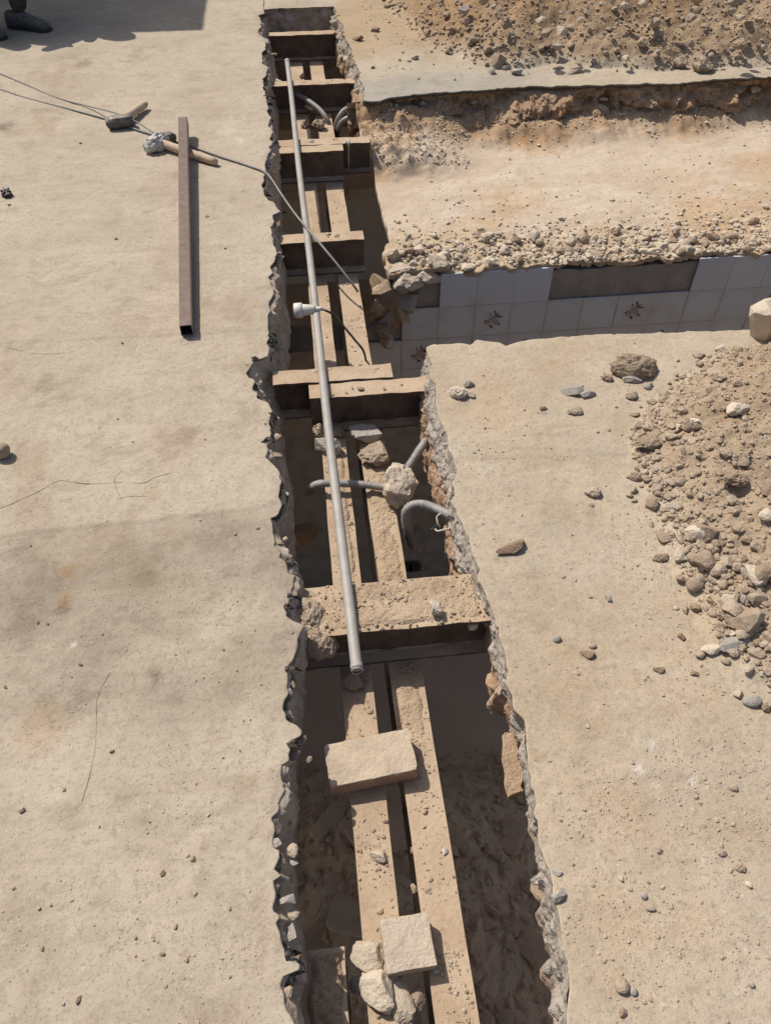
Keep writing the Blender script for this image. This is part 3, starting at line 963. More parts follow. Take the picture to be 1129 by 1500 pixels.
def open_wall(axis, c0, c1, t0, t1, label):  # unseen openings, added and widened to brighten the room below the slot
    """wall along x or y with wide openings added to let daylight in"""
    e = empty('room_wall', ((t0 + t1) / 2 if axis == 'y' else (c0 + c1) / 2, (c0 + c1) / 2 if axis == 'y' else (t0 + t1) / 2, ZF), label, 'wall')
    ox, oy = e.location.x, e.location.y

    def bit(name, a, b, z0, z1):
        bm = bmesh.new()
        if axis == 'y':
            box_bm(bm, t0 - ox, t1 - ox, a - oy, b - oy, z0 - ZF, z1 - ZF)
        else:
            box_bm(bm, a - ox, b - ox, t0 - oy, t1 - oy, z0 - ZF, z1 - ZF)
        obj(name, bm_mesh(name, bm), M['plaster'], e)
    L = c1 - c0
    k = max(1, int(L / 2.2))
    w = L / k
    bit('lintel', c0, c1, ZF + 2.1, ZT)
    for i in range(k):
        a = c0 + i * w
        bit('pier', a, a + 0.35, ZF, ZF + 2.099)
        if axis == 'x':
            bit('light_opening_sill', a + 0.351, a + w - 0.001, ZF, ZF + 0.85)
    bit('pier', c1 - 0.2, c1, ZF + (0.851 if axis == 'x' else 0), ZF + 2.099)


open_wall('y', RY0, RY1, RX0 - 0.2, RX0, 'plastered room wall with wide open bays added to let daylight in, under the felt side of the roof')
open_wall('y', RY0, RY1, RX1, RX1 + 0.2, 'plastered room wall with wide open bays added to let daylight in, under the spoil heap side')
open_wall('x', RX0, RX1, RY0 - 0.2, RY0, 'plastered room wall with window openings added to let daylight in, facing the tiled wall')
open_wall('x', RX0, RX1, RY1, RY1 + 0.2, 'plastered room wall with window openings added to let daylight in, past the slot end')
# ceilings (undersides)
struct(plane_obj('room_ceiling', [(RX0 - 0.5, RY0 - 0.5, ZS - 0.010), (-0.16, RY0 - 0.5, ZS - 0.010), (-0.16, RY1 + 0.5, ZS - 0.010), (RX0 - 0.5, RY1 + 0.5, ZS - 0.010)], M['plaster']))
struct(plane_obj('room_ceiling', [(0.41, RY0 - 0.5, ZS + 0.002), (RX1 + 0.5, RY0 - 0.5, ZS + 0.002), (RX1 + 0.5, 1.96, ZS + 0.002), (0.41, 1.96, ZS + 0.002)], M['plaster']))
struct(plane_obj('room_ceiling', [(-0.17, RY0 - 0.5, ZS - 0.008), (0.415, RY0 - 0.5, ZS - 0.008), (0.415, -0.55, ZS - 0.008), (-0.17, -0.55, ZS - 0.008)], M['plaster']))
struct(plane_obj('room_ceiling', [(0.40, 2.95, ZS - 0.11), (RX1 + 0.5, 2.95, ZS - 0.11), (RX1 + 0.5, RY1, ZS - 0.11), (0.40, RY1, ZS - 0.11)], M['plaster']))
struct(plane_obj('room_ceiling', [(-0.2, SLOT_END, ZS - 0.11), (0.42, SLOT_END, ZS - 0.11), (0.42, RY1, ZS - 0.11), (-0.2, RY1, ZS - 0.11)], M['plaster']))
# roof behind the camera over the slot
T1 = np.ones((2, 2, 3))
struct(obj('roof_deck', grid_mesh('roof_deck_near', np.array([[-0.17, 0.42]] * 2), np.array([[-2.5] * 2, [-0.56] * 2]), np.full((2, 2), 0.001), True, T1), M['roof']))
# surrounding ground reaching the horizon
gm = mat_soil('ground_soil')
struct(plane_obj('ground', [(-900, -900, -2.95), (900, -900, -2.95), (900, 900, -2.95), (-900, 900, -2.95)], gm))


# ------------------------------------------------------------------ tiled wall
def tiled_wall():
    w = empty('tiled_wall', (1.5, WY, ZF), 'broken masonry wall with grey glazed tiles dropping below the rubble edge', 'wall')
    inv = Vector((-1.5, -WY, -ZF))

    def loc(p):
        return Vector(p) + inv
    # masonry body: front face with broken top and broken left end
    xs = seq((-1.6, 0.0, 0.1), (0.0, 2.8, 0.012), (2.8, 3.0, 0.1))
    nz = 60
    t = np.linspace(0, 1, nz)[:, None]
    ztop = np.where(xs < 0.44, -0.60 + 0.85 * np.clip(xs - 0.12, 0, 0.32) ** 1.0, -0.262) + 0.02 * fbm(xs * 14, xs * 0, 0, 181, 4)
    ztop = np.where(xs > 0.46, -0.258 + 0.008 * fbm(xs * 12, xs * 0, 0, 183, 4), ztop)
    X = np.repeat(xs[None, :], nz, 0)
    Z = ztop[None, :] * (1 - t ** 2) + ZF * t ** 2
    Y = WY + 0.012 + 0.006 * fbm(X * 16, Z * 16, 0, 185, 4)
    # add top going back
    Xt = np.repeat(xs[None, :], 8, 0)
    tb = np.linspace(1, 0, 8)[:, None]
    Yt = WY + 0.02 + WT * tb + 0 * Xt
    Zt = ztop[None, :] - 0.004 + 0.02 * fbm(Xt * 20, Yt * 20, 0, 187, 4) * np.minimum(1, tb * 3)
    X = np.concatenate([Xt, X]); Y = np.concatenate([Yt, Y]); Z = np.concatenate([Zt, Z])
    # back face
    X = np.concatenate([X[:1], X]); Y = np.concatenate([Y[:1] + 0.003, Y]); Z = np.concatenate([Z[:1] * 0 + ZF, Z])
    me = grid_mesh('masonry', X - 1.5, Y - WY, Z - ZF, False)
    obj('masonry', me, M['mortar'], w)
    # tiles
    TS = 0.1615
    x0 = 0.555
    bm = bmesh.new()
    g = 0.0005
    vs = box_bm(bm, -TS / 2 + g, TS / 2 - g, 0, 0.009, -TS / 2 + g, TS / 2 - g)
    bmesh.ops.bevel(bm, geom=bm.edges[:], offset=0.0009, segments=1, affect='EDGES')
    base = bm_mesh('tile', bm)
    kinds = {}
    for k in ('tile_plain', 'tile_round', 'tile_flower'):
        kinds[k] = base.copy()
        kinds[k].materials.append(M[k])
    # flower print
    fb = bmesh.new()
    r = random.Random(4)

    def leaf(cx, cz, a, L, wd, mi):
        n = 8
        pts = []
        for i in range(n):
            q = i / (n - 1)
            pts.append((L * q, wd * math.sin(math.pi * q) ** 0.8))
        for i in range(n - 2, 0, -1):
            q = i / (n - 1)
            pts.append((L * q, -wd * math.sin(math.pi * q) ** 0.8))
        f = fb.faces.new([fb.verts.new((cx + x * math.cos(a) - z * math.sin(a), -0.0006 - 0.0001 * mi - r.random() * 0.0002, cz + x * math.sin(a) + z * math.cos(a))) for x, z in pts])
        f.material_index = mi
    for cx, cz, s in ((0.002, 0.004, 1.25), (-0.018, -0.010, 1.0), (0.019, -0.014, 0.9), (0.014, 0.020, 0.7)):
        for k in range(6):
            leaf(cx, cz, k * math.pi / 3 + s, 0.017 * s, 0.0065 * s, 0)
    for k in range(11):
        a = r.uniform(0, 6.28)
        d = r.uniform(0.022, 0.034)
        leaf(d * math.cos(a), d * math.sin(a), a + r.uniform(-0.7, 0.7), r.uniform(0.013, 0.021), 0.0035, 1)
    fme = bm_mesh('flower_print', fb)
    fme.materials.append(M['flower_red'])
    fme.materials.append(M['flower_dark'])
    for row in range(4):
        zc = -0.394 + TS / 2 - row * TS
        for c in range(-6, 14):
            xc = x0 + TS * (c + 0.5)
            if row == 0 and (c in (3, 4, 5, 6) or c < 0):
                continue
            if row == 1 and c < -1:
                continue
            if row == 2 and c < -2:
                continue
            if row >= 4 and not (-5 <= c <= 3):
                continue
            if row == 3 and c < -3:
                continue
            kind = 'tile_plain' if row == 0 or row >= 3 else 'tile_round'
            if (row == 1 and c in (1, 5, 9, 13)) or (row == 2 and c in (2, 6, 10, -1)):
                kind = 'tile_flower'
            o = obj('tile', kinds[kind], None, w)
            o.location = loc((xc + r.uniform(-.0006, .0006), WY - 0.004 + r.uniform(-.0012, .0012), zc))
            o.rotation_euler = (r.uniform(-.006, .006), r.uniform(-.003, .003), r.uniform(-.006, .006))
            if kind == 'tile_flower':
                f = obj('flower_print', fme, None, o)
    # two electrical boxes low on the wall
    for px in (594, 607):
        rr = ray(px, 829)
        tt = WY / rr[1]
        bm = bmesh.new()
        box_bm(bm, -0.035, 0.035, -0.012, 0.0, -0.035, 0.035)
        o = obj('socket_box', bm_mesh('socket_box', bm), M['black'], w)
        o.location = loc((rr[0] * tt, WY - 0.006, CH + rr[2] * tt))
    return w, loc


WALL, wall_loc = tiled_wall()


# ------------------------------------------------------------------ rocks
def rock_mesh(name, seed, kind='angular', sub=3):
    r = random.Random(seed)
    bm = bmesh.new()
    bmesh.ops.create_icosphere(bm, subdivisions=sub, radius=1.0)
    V = np.array([v.co[:] for v in bm.verts])
    q = lambda f, o, sd, g=0.6: fbm(V[:, 0] * f, V[:, 1] * f, V[:, 2] * f, seed + sd, o, g)
    if kind == 'angular':
        V *= (1 + 0.25 * q(1.3, 2, 9))[:, None]
        for k in range(13):
            d = np.array([r.gauss(0, 1) for _ in range(3)]); d /= np.linalg.norm(d)
            lim = r.uniform(0.42, 0.80)
            p = V @ d
            V = V - np.outer(np.clip(p - lim, 0, None), d) * r.uniform(0.85, 1.0)
        V *= (1 + 0.10 * q(2.6, 3, 1) - 0.16 * np.clip(np.abs(q(3.4, 3, 2)) - 0.22, 0, None) + 0.05 * q(9, 3, 3))[:, None]
        V *= 1.36
    elif kind == 'clod':
        V *= (0.98 + 0.36 * q(1.5, 3, 0, 0.5) + 0.27 * q(4.2, 4, 5, 0.68) - 0.30 * np.clip(np.abs(q(3.2, 3, 6)) - 0.2, 0, None))[:, None]
        for k in range(5):
            d = np.array([r.gauss(0, 1) for _ in range(3)]); d /= np.linalg.norm(d)
            p = V @ d
            V = V - np.outer(np.clip(p - r.uniform(0.55, 0.8), 0, None), d) * 0.7
        V *= (1.06 + 0.12 * q(9, 3, 8, 0.7))[:, None]
    elif kind == 'block':
        V = np.sign(V) * np.abs(V) ** 0.35
        V *= np.array([1.0, r.uniform(0.7, 1), r.uniform(0.8, 1)])
        for k in range(5):
            d = np.array([r.gauss(0, 1) for _ in range(3)]); d /= np.linalg.norm(d)
            p = V @ d
            V = V - np.outer(np.clip(p - r.uniform(0.6, 1.1), 0, None), d)
        V *= (1 + 0.08 * q(2.5, 4, 1))[:, None]
    else:
        V *= (1.0 + 0.16 * q(1.1, 2, 0) + 0.03 * q(6, 3, 4))[:, None]
    for v, c in zip(bm.verts, V):
        v.co = c
    me = bm_mesh(name, bm, kind == 'pebble')
    return me


def rock_set(kind, n, sub, mat, s0):
    out = []
    for i in range(n):
        me = rock_mesh(kind, s0 + i, kind, sub)
        me.materials.append(mat)
        out.append(me)
    return out


RK = {
    'clod3': rock_set('clod', 7, 4, M['clod'], 100), 'clod2': rock_set('clod', 9, 2, M['clod'], 200),
    'ang_grey': rock_set('angular', 5, 4, M['stone'], 300), 'ang_pale': rock_set('angular', 8, 4, M['pale'], 400),
    'peb_grey': rock_set('pebble', 3, 3, M['stone'], 500), 'peb_clod': rock_set('pebble', 4, 3, M['clod'], 550), 'ang_brown': rock_set('angular', 4, 3, M['brown'], 600), 'block': rock_set('block', 8, 3, M['rubble'], 900),
    'lump_pale': rock_set('clod', 4, 4, M['pale'], 660), 'ang_clod': rock_set('angular', 8, 2, M['clod'], 700), 'ang_pale2': rock_set('angular', 8, 2, M['pale'], 800),
}


def ground_z(x, y):
    if x < -0.05 or y > SLOT_END:
        return float(roof_z(np.array([x]), np.array([y]))[0])
    if y < 2.03:
        return float(slab_z(np.array([x]), np.array([y]))[0])
    if y > float(fCT(x)):
        return float(far_z(np.array([x]), np.array([y]))[0])
    return float(sunk_z(np.array([x]), np.array([y]))[0])


def hit(px, py):
    """ground point under a photo pixel, on the uneven ground"""
    z = 0.0
    for _ in range(5):
        p = P(px, py, z)
        z = 0.75 * ground_z(p.x, p.y) + 0.25 * z
    return P(px, py, z)


def put_rock(p, sx, sy, sz, kind, label, cat='stone', group=None, rz=None, sink=0.25, name=None, seed=None, parent=None, tilt=0.25):
    """p: ground point; sx.. half sizes in metres"""
    r = RNG if seed is None else random.Random(seed)
    o = bpy.data.objects.new(name or ('soil_clod' if 'clod' in kind else 'stone'), r.choice(RK[kind]))
    COL.objects.link(o)
    o.scale = (sx, sy, sz)
    o.rotation_euler = (r.uniform(-tilt, tilt), r.uniform(-tilt, tilt), r.uniform(0, 6.28) if rz is None else rz)
    o.location = (p[0], p[1], p[2] + sz * (0.82 - sink))
    if parent is None:
        tag(o, label, cat, group)
    else:
        o.parent = parent
    return o


def px_rock(px, py, w, h, kind, label, z=None, rz=0.0, flat=1.0, **kw):
    """rock seen at photo pixel with pixel size w x h"""
    p = hit(px, py + h * 0.25) if z is None else P(px, py + h * 0.25, z)
    m = px2m(p)
    sx = w * m * 0.5
    el = math.atan2(CH - p.z, math.hypot(p.x, p.y))
    sy = min(h * m * 0.5, sx * 1.1) * 0.95
    sz = sy * 0.8 * flat
    return put_rock(p, sx, sy, sz, kind, label, rz=rz, **kw)


# ------------------------------------------------------------------ steel beams
def ibeam_mesh(name, L, h, b, tf, tw, seg=24, seed=0):
    """I section along +X from 0 to L, top at z=0"""
    r = 0.004
    pr = [(-b / 2, 0), (b / 2, 0), (b / 2, -tf), (tw / 2 + r, -tf - 0.002), (tw / 2, -tf - 0.002 - r), (tw / 2, -h + tf + 0.002 + r), (tw / 2 + r, -h + tf + 0.002),
          (b / 2, -h + tf), (b / 2, -h), (-b / 2, -h), (-b / 2, -h + tf), (-tw / 2 - r, -h + tf + 0.002), (-tw / 2, -h + tf + 0.002 + r), (-tw / 2, -tf - 0.002 - r),
          (-tw / 2 - r, -tf - 0.002), (-b / 2, -tf)]
    n = len(pr)
    V, Fc = [], []
    for i in range(seg + 1):
        x = L * i / seg
        for k, (y, z) in enumerate(pr):
            j = 0.0007 * math.sin(seed + x * 31 + k * 1.7) + 0.0006 * math.sin(x * 77 + k * 2.9 + seed)
            V.append((x, y + j, z + (j if k in (0, 1) else 0)))
    for i in range(seg):
        for k in range(n):
            Fc.append((i * n + k, (i + 1) * n + k, (i + 1) * n + (k + 1) % n, i * n + (k + 1) % n))
    # end caps as three boxes
    for o, fl in ((0, False), (seg * n, True)):
        for f in ((0, 1, 2, 3, 14, 15), (3, 4, 5, 6, 11, 12, 13, 14), (6, 7, 8, 9, 10, 11)):
            f = [o + q for q in f]
            Fc.append(tuple(f[::-1] if fl else f))
    me = bpy.data.meshes.new(name)
    me.from_pydata(V, [], Fc)
    bm = bmesh.new()
    bm.from_mesh(me)
    bmesh.ops.recalc_face_normals(bm, faces=bm.faces[:])
    bm.to_mesh(me)
    bm.free()
    me.materials.append(M['steel'])
    return me


ZC, HC, BC = -0.06, 0.148, 0.070       # cross beams
ZG, HG, BG = -0.21, 0.18, 0.078        # girders below


def cross(x0, x1, yfront, label, dz=0.0, rz=0.0, seed=0):
    o = obj('steel_beam', ibeam_mesh('steel_beam', x1 - x0, HC, BC, 0.008, 0.006, seed=seed))
    o.location = (x0, yfront + BC / 2, ZC + dz)
    o.rotation_euler = (0, 0, rz)
    return tag(o, label, 'steel beam', 'short cross beams over the girders')


def xat(px, py, z):
    return P(px, py, z).x


cross(-0.115, 0.34, 5.395, 'dark steel cross beam beside the far end wall of the slot', seed=1)
cross(-0.115, 0.345, 4.56, 'steel cross beam with bare tan top just beyond the curved grey conduits', seed=2)
cross(-0.115, 0.350, 3.782, 'steel cross beam carrying the hanging pale wire, reaching into the scraped floor', seed=3)
cross(-0.13, xat(503, 220, ZC), 3.705, 'dusty steel cross beam cut short beside the beam with the hanging wire', 0.0, seed=4)
cross(-0.10, xat(533, 348, ZC), 2.868, 'steel cross beam with a free sawn end next to the broken wall end, grey cable crossing it', seed=5)
cross(-0.14, xat(575, 550, ZC), 1.975, 'thin steel cross beam with free end, behind the twin beam that touches the screed', 0.004, seed=6)
cross(xat(453, 580, ZC), 0.39, 1.900, 'steel cross beam cut free on its left, sandy top running into the grey screed edge', -0.002, seed=7)
cross(-0.115, 0.375, 1.017, 'soil covered steel cross beam under the open end of the pipe, front one of a pair', seed=8)
cross(-0.115, 0.30, 1.092, 'soil covered steel cross beam behind its twin at the pipe end', 0.0, seed=9)


def girder(xc, y0, y1, label, b=BG, seed=0):
    o = obj('steel_girder', ibeam_mesh('steel_girder', y1 - y0, HG, b, 0.009, 0.007, 60, seed))
    o.location = (xc, y0, ZG)
    o.rotation_euler = (0, 0, math.pi / 2)
    return tag(o, label, 'steel girder', 'long girders under the cross beams')


girder(0.037, -0.55, 5.60, 'long dusty steel girder running below the pipe, on the torn felt side', seed=11)
girder(0.162, -0.55, 5.60, 'long dusty steel girder on the screed side, carrying the square pale block', 0.082, seed=12)
girder(-0.079, -0.55, 0.388, 'short stub girder heaped with soil beside the torn felt edge', 0.080, seed=13)


M['beam_dust'] = mat_soil('beam_dust', (0.455, 0.345, 0.235), (0.385, 0.275, 0.180), 1.5, 0.8)
# ------------------------------------------------------------------ soil lying on steel
def soil_cover(name, x0, x1, y0, y1, ztop, hh, seed, label, mat):
    xs = np.linspace(x0, x1, int((x1 - x0) / 0.005) + 2)
    ys = np.linspace(y0, y1, int((y1 - y0) / 0.005) + 2)
    X, Y = np.meshgrid(xs, ys)
    e = np.minimum(np.minimum(X - x0, x1 - X), np.minimum(Y - y0, y1 - Y))
    n = fbm(X * 20, Y * 20, 0, seed, 5, 0.65)
    Z = ztop - 0.004 + np.clip(hh * (0.75 + 0.9 * n), -0.003, None) * sstep(0, 0.02, e + 0.008 * n)
    o = obj(name, grid_mesh(name, X, Y, Z, False), mat)
    return stuff(o, label, 'soil')


soil_cover('soil_cover', -0.10, 0.36, 1.022, 1.165, ZC, 0.009, 201, 'rough layer of sandy soil covering the twin beams at the pipe end', M['beam_dust'])
soil_cover('soil_cover', -0.117, -0.040, -0.3, 0.385, ZG, 0.020, 203, 'soil heaped on the short stub girder', M['soil'])
soil_cover('soil_cover', 0.003, 0.070, 1.13, 1.86, ZG, 0.010, 205, 'soil lying on the girder under the pipe', M['beam_dust'])
soil_cover('soil_cover', 0.125, 0.199, 1.13, 1.86, ZG, 0.012, 207, 'soil lying on the girder under the pale chunk', M['beam_dust'])
soil_cover('soil_cover', 0.126, 0.196, 0.80, 1.03, ZG, 0.010, 209, 'crumbly soil on the girder end beneath the pipe', M['beam_dust'])


# ------------------------------------------------------------------ grains merged into stuff meshes
_ico = bmesh.new()
bmesh.ops.create_icosphere(_ico, subdivisions=1, radius=1.0)
ICO1_V = np.array([v.co[:] for v in _ico.verts])
ICO1_F = np.array([[v.index for v in f.verts] for f in _ico.faces])
_ico.free()
NPR = np.random.default_rng(11)


_ico = bmesh.new()
bmesh.ops.create_icosphere(_ico, subdivisions=2, radius=1.0)
ICO2_V = np.array([v.co[:] for v in _ico.verts])
ICO2_F = np.array([[v.index for v in f.verts] for f in _ico.faces])
_ico.free()


def grains(name, pos, rad, mat, label, flat=0.7, round_=False):
    n = len(pos)
    ICO_V, ICO_F = (ICO2_V, ICO2_F) if round_ else (ICO1_V, ICO1_F)
    nv = len(ICO_V)
    B = ICO_V[None] * (1 + NPR.uniform(-0.35, 0.35, (n, nv, 1)) * (0.35 if round_ else 1))
    if round_:
        for _ in range(5):
            d = NPR.normal(size=(n, 3)); d /= np.linalg.norm(d, axis=1)[:, None]
            pj = np.einsum('nvk,nk->nv', B, d)
            B = B - np.clip(pj - NPR.uniform(0.45, 0.85, (n, 1)), 0, None)[..., None] * d[:, None, :]
        B *= 1.2
    sc = np.stack([NPR.uniform(0.7, 1.35, n), NPR.uniform(0.7, 1.35, n), NPR.uniform(0.5, 0.95, n) * flat / 0.7], -1)
    B = B * sc[:, None, :] * rad[:, None, None]
    a = NPR.uniform(0, 6.28, n)
    c, s = np.cos(a)[:, None], np.sin(a)[:, None]
    Bx = B[..., 0] * c - B[..., 1] * s
    By = B[..., 0] * s + B[..., 1] * c
    V = np.stack([Bx, By, B[..., 2]], -1) + pos[:, None, :]
    Fq = (ICO_F[None] + (np.arange(n) * nv)[:, None, None]).reshape(-1, 3)
    o = obj(name, raw_mesh(name, V.reshape(-1, 3), Fq, False), mat)
    return stuff(o, label, 'gravel')


def gmat(name, a, b):
    n = N(name)
    c = n.mix(n.ramp(n.noise(120, 2, 0.5), 0.35, 0.65), a, b)
    c = n.mix(n.ramp(n.noise(45, 2, 0.5), 0.60, 0.72), c, (0.47, 0.42, 0.36))
    return n.out(c, 0.96, n.bump(n.noise(300, 3, 0.6), 0.5, 0.003), spec=0.1)


M['grit'] = gmat('grit', (0.44, 0.355, 0.265), (0.37, 0.29, 0.21))
M['grit_soil'] = gmat('soil_crumbs', (0.41, 0.315, 0.225), (0.345, 0.255, 0.175))
M['grit_pale'] = gmat('plaster_crumbs', (0.54, 0.45, 0.34), (0.46, 0.36, 0.26))


def powr(n, lo, hi, k=2.2):
    u = NPR.random(n)
    return (lo ** (1 - k) + u * (hi ** (1 - k) - lo ** (1 - k))) ** (1 / (1 - k))


def ppx(px, py, z=0.0):
    u = (px - 564.5) / F
    v = (py - 750) / F
    fw = math.cos(TH) - v * math.sin(TH)
    dn = math.sin(TH) + v * math.cos(TH)
    t = (CH - z) / dn
    return (u * CP + fw * SP) * t, (-u * SP + fw * CP) * t


def scatter_left(n):
    px = NPR.uniform(-60, 440, n); py = NPR.uniform(0, 1560, n)
    x, y = ppx(px, py)
    d = fbm(x * 3.5, y * 3.5, 0, 301, 4, 0.6)
    k = (x < fLT(y) - 0.012) & (NPR.random(n) < 0.10 + 0.9 * sstep(0.12, 0.5, d))
    for cx, cy, r in [(250, 880, 60), (265, 1150, 60), (240, 1215, 50), (330, 1050, 60), (190, 1375, 50), (20, 1350, 60), (340, 720, 50), (230, 535, 30), (330, 150, 40), (310, 400, 30)]:
        k |= (np.hypot(px - cx, py - cy) < r * NPR.random(n) ** 0.5 * 1.4) & (NPR.random(n) < 0.6) & (x < fLT(y) - 0.01)
    x, y = x[k], y[k]
    r = powr(len(x), 0.0006, 0.0036, 3.3)
    return np.stack([x, y, roof_z(x, y) + r * 0.15], -1), r


p_, r_ = scatter_left(16000)
grains('grit', p_, r_, M['grit'], 'fine grit and crumbs strewn over the dusty felt roof')


def zslab(x, y):
    return slab_z(x, y)


n = 26000
px = NPR.uniform(600, 1200, n); py = NPR.uniform(485, 1560, n)
x, y = ppx(px, py)
d = fbm(x * 4, y * 4, 0, 303, 4, 0.6)
hb = x - np.interp(y, HBY, HBX)
k = (x > fRT(y) + 0.008) & (y < fNF(x) - 0.012) & (hb < 0.03) & ((NPR.random(n) < 0.06 + 0.65 * sstep(0.05, 0.5, d)) | (NPR.random(n) < 0.9 * np.exp(-np.clip(-hb, 0, 9) / 0.07)))
for cx, cy, rr_ in [(740, 600, 70), (720, 660, 50), (870, 1160, 70), (960, 1150, 60), (1050, 1240, 60), (1060, 1300, 40), (900, 1340, 90), (1000, 1370, 80), (930, 1440, 70), (820, 1350, 40), (1090, 1400, 60)]:
    k |= (np.hypot(px - cx, py - cy) < rr_ * NPR.random(n) ** 0.5) & (NPR.random(n) < 0.55) & (x > fRT(y) + 0.008) & (hb < 0)
x, y = x[k], y[k]
r = powr(len(x), 0.0007, 0.0048, 3.0)
grains('grit', np.stack([x, y, zslab(x, y) + r * 0.3], -1), r, M['grit'], 'grit and small crumbs scattered on the sandy screed beside the slot')

n = 46000
x = NPR.uniform(0.8, 1.9, n); y = NPR.uniform(0.45, 1.97, n)
hb = x - np.interp(y, HBY, HBX)
k = (hb > -0.03) & (heap_right(x, y) > 0.001) & (hb < 0.9) & (NPR.random(n) < 0.35 + 0.65 * np.exp(-hb / 0.2)) & (y < fNF(x) - 0.02)
x, y = x[k], y[k]
r = powr(len(x), 0.0009, 0.007, 2.4)
grains('soil_crumbs', np.stack([x, y, zslab(x, y) + r * 0.35], -1), r, M['grit_soil'], 'loose soil crumbs covering the spoil heap on the near screed')

n = 4200
x = NPR.uniform(0.8, 1.9, n); y = NPR.uniform(0.6, 1.95, n)
hb = x - np.interp(y, HBY, HBX)
k = (hb > -0.16) & (NPR.random(n) < np.where(hb < 0, 0.7 * np.exp(hb / 0.035), 0.12 + 0.88 * np.exp(-hb / 0.18))) & (y < fNF(x) - 0.03) & (NPR.random(n) < 0.45 + 0.55 * sstep(1.7, 1.1, y))
x, y = x[k], y[k]
r = powr(len(x), 0.0045, 0.0125, 1.9)
grains('small_clods', np.stack([x, y, zslab(x, y) + r * 0.45], -1), r, M['clod'], 'small clods filling the foot of the near spoil heap', round_=True)

n = 30000
x = NPR.uniform(0.45, 3.6, n); y = NPR.uniform(4.15, 6.6, n)
h = heap_far(x, y)
k = ((h > 0.004) | (NPR.random(n) < 0.10 * sstep(4.3, 4.6, y))) & (y > fCT(x) + 0.05)
x, y = x[k], y[k]
r = powr(len(x), 0.0016, 0.012, 2.3)
grains('soil_crumbs', np.stack([x, y, far_z(x, y) + r * 0.35], -1), r, M['grit_soil'], 'loose soil crumbs covering the spoil heap beyond the cut bank')

n = 22000
x = NPR.uniform(0.36, 3.0, n); y = NPR.uniform(2.88, 4.2, n)
k = (x > fSL(np.clip(y, 2.87, 4.25)) + 0.012) & ((NPR.random(n) < 0.012) | (NPR.random(n) < np.exp(-(y - 2.88) / 0.16)) | (NPR.random(n) < 0.8 * np.exp(-np.clip(fCB(x) - y, 0, 9) / 0.07)) | ((x < 0.85) & (y > 3.75) & (NPR.random(n) < 0.8)))
x, y = x[k], y[k]
r = powr(len(x), 0.002, 0.010, 2.4)
grains('plaster_crumbs', np.stack([x, y, sunk_z(x, y) + r * 0.35], -1), r, M['grit_pale'], 'plaster crumbs along the broken wall crest and scraped floor')

n = 1500
x = NPR.uniform(0.5, 3.4, n); y = NPR.uniform(4.3, 6.0, n)
h = heap_far(x, y)
k = (h > 0.003) & (NPR.random(n) < 0.35 + 0.65 * np.exp(-h / 0.08))
x, y = x[k], y[k]
r = powr(len(x), 0.006, 0.018, 2.3)
grains('small_clods', np.stack([x, y, far_z(x, y) + r * 0.4], -1), r, M['clod'], 'small clods filling the flank of the far spoil heap', round_=True)
n = 2600
x = NPR.uniform(0.38, 3.0, n); y = 2.875 + np.abs(NPR.normal(0, 0.13, n))
k = x > fSL(np.clip(y, 2.87, 4.25)) + 0.015
x, y = x[k], y[k]
r = powr(len(x), 0.0035, 0.013, 2.3)
grains('rubble_crumbs', np.stack([x, y, sunk_z(x, y) + r * 0.4], -1), r, M['pale'], 'small pale rubble packed along the broken wall crest', round_=True)
# crumbs on the steel
n = 5200
which = NPR.integers(0, 2, n)
y = NPR.uniform(-0.2, 4.6, n) ** 1.0
y = np.where(NPR.random(n) < 0.6, NPR.uniform(0.0, 1.9, n), y)
x = np.where(which == 0, 0.037 + NPR.uniform(-0.036, 0.036, n), 0.162 + NPR.uniform(-0.038, 0.038, n))
k = (NPR.random(n) < 0.25 + 0.75 * sstep(-0.1, 0.4, fbm(x * 12, y * 12, 0, 311, 4)))
x, y = x[k], y[k]
r = powr(len(x), 0.0011, 0.0065, 2.6)
pg = np.stack([x, y, ZG + r * 0.3], -1)
n = 420
x = NPR.uniform(-0.09, 0.36, n); y = NPR.uniform(1.02, 1.16, n)
r2 = powr(n, 0.0012, 0.0065, 2.6)
pc = np.stack([x, y, ZC + 0.003 + r2 * 0.2], -1)
grains('soil_crumbs', np.concatenate([pg, pc]), np.concatenate([r, r2]), M['grit_soil'], 'soil crumbs lying on the girders and the near cross beams')

# rubble on the room floor, under the slot
n = 3600
x = NPR.normal(0.25, 0.50, n); y = NPR.uniform(-0.6, 1.9, n)
r = powr(n, 0.006, 0.042, 2.2)
hz = 0.60 * np.exp(-((x - 0.2) / 0.7) ** 2) * sstep(1.9, 1.3, y)
grains('room_rubble', np.stack([x, y, ZF + hz * 0.99 + r * 0.3], -1), r, M['rubble'], 'heap of fallen rubble on the dark room floor under the slot')
xs, ys = np.meshgrid(np.linspace(-1.2, 1.7, 230), np.linspace(-1.0, 2.1, 230))
zz = 0.62 * np.exp(-((xs - 0.2) / 0.7) ** 2) * sstep(1.95, 1.3, ys) * sstep(-1.0, -0.4, ys) + 0.03 * fbm(xs * 5, ys * 5, 0, 401, 4) + 0.022 * fbm(xs * 16, ys * 16, 0, 403, 4, 0.65)
struct(obj('rubble_bed', grid_mesh('rubble_bed', xs, ys, ZF - 0.02 + zz, False), M['rubble']))
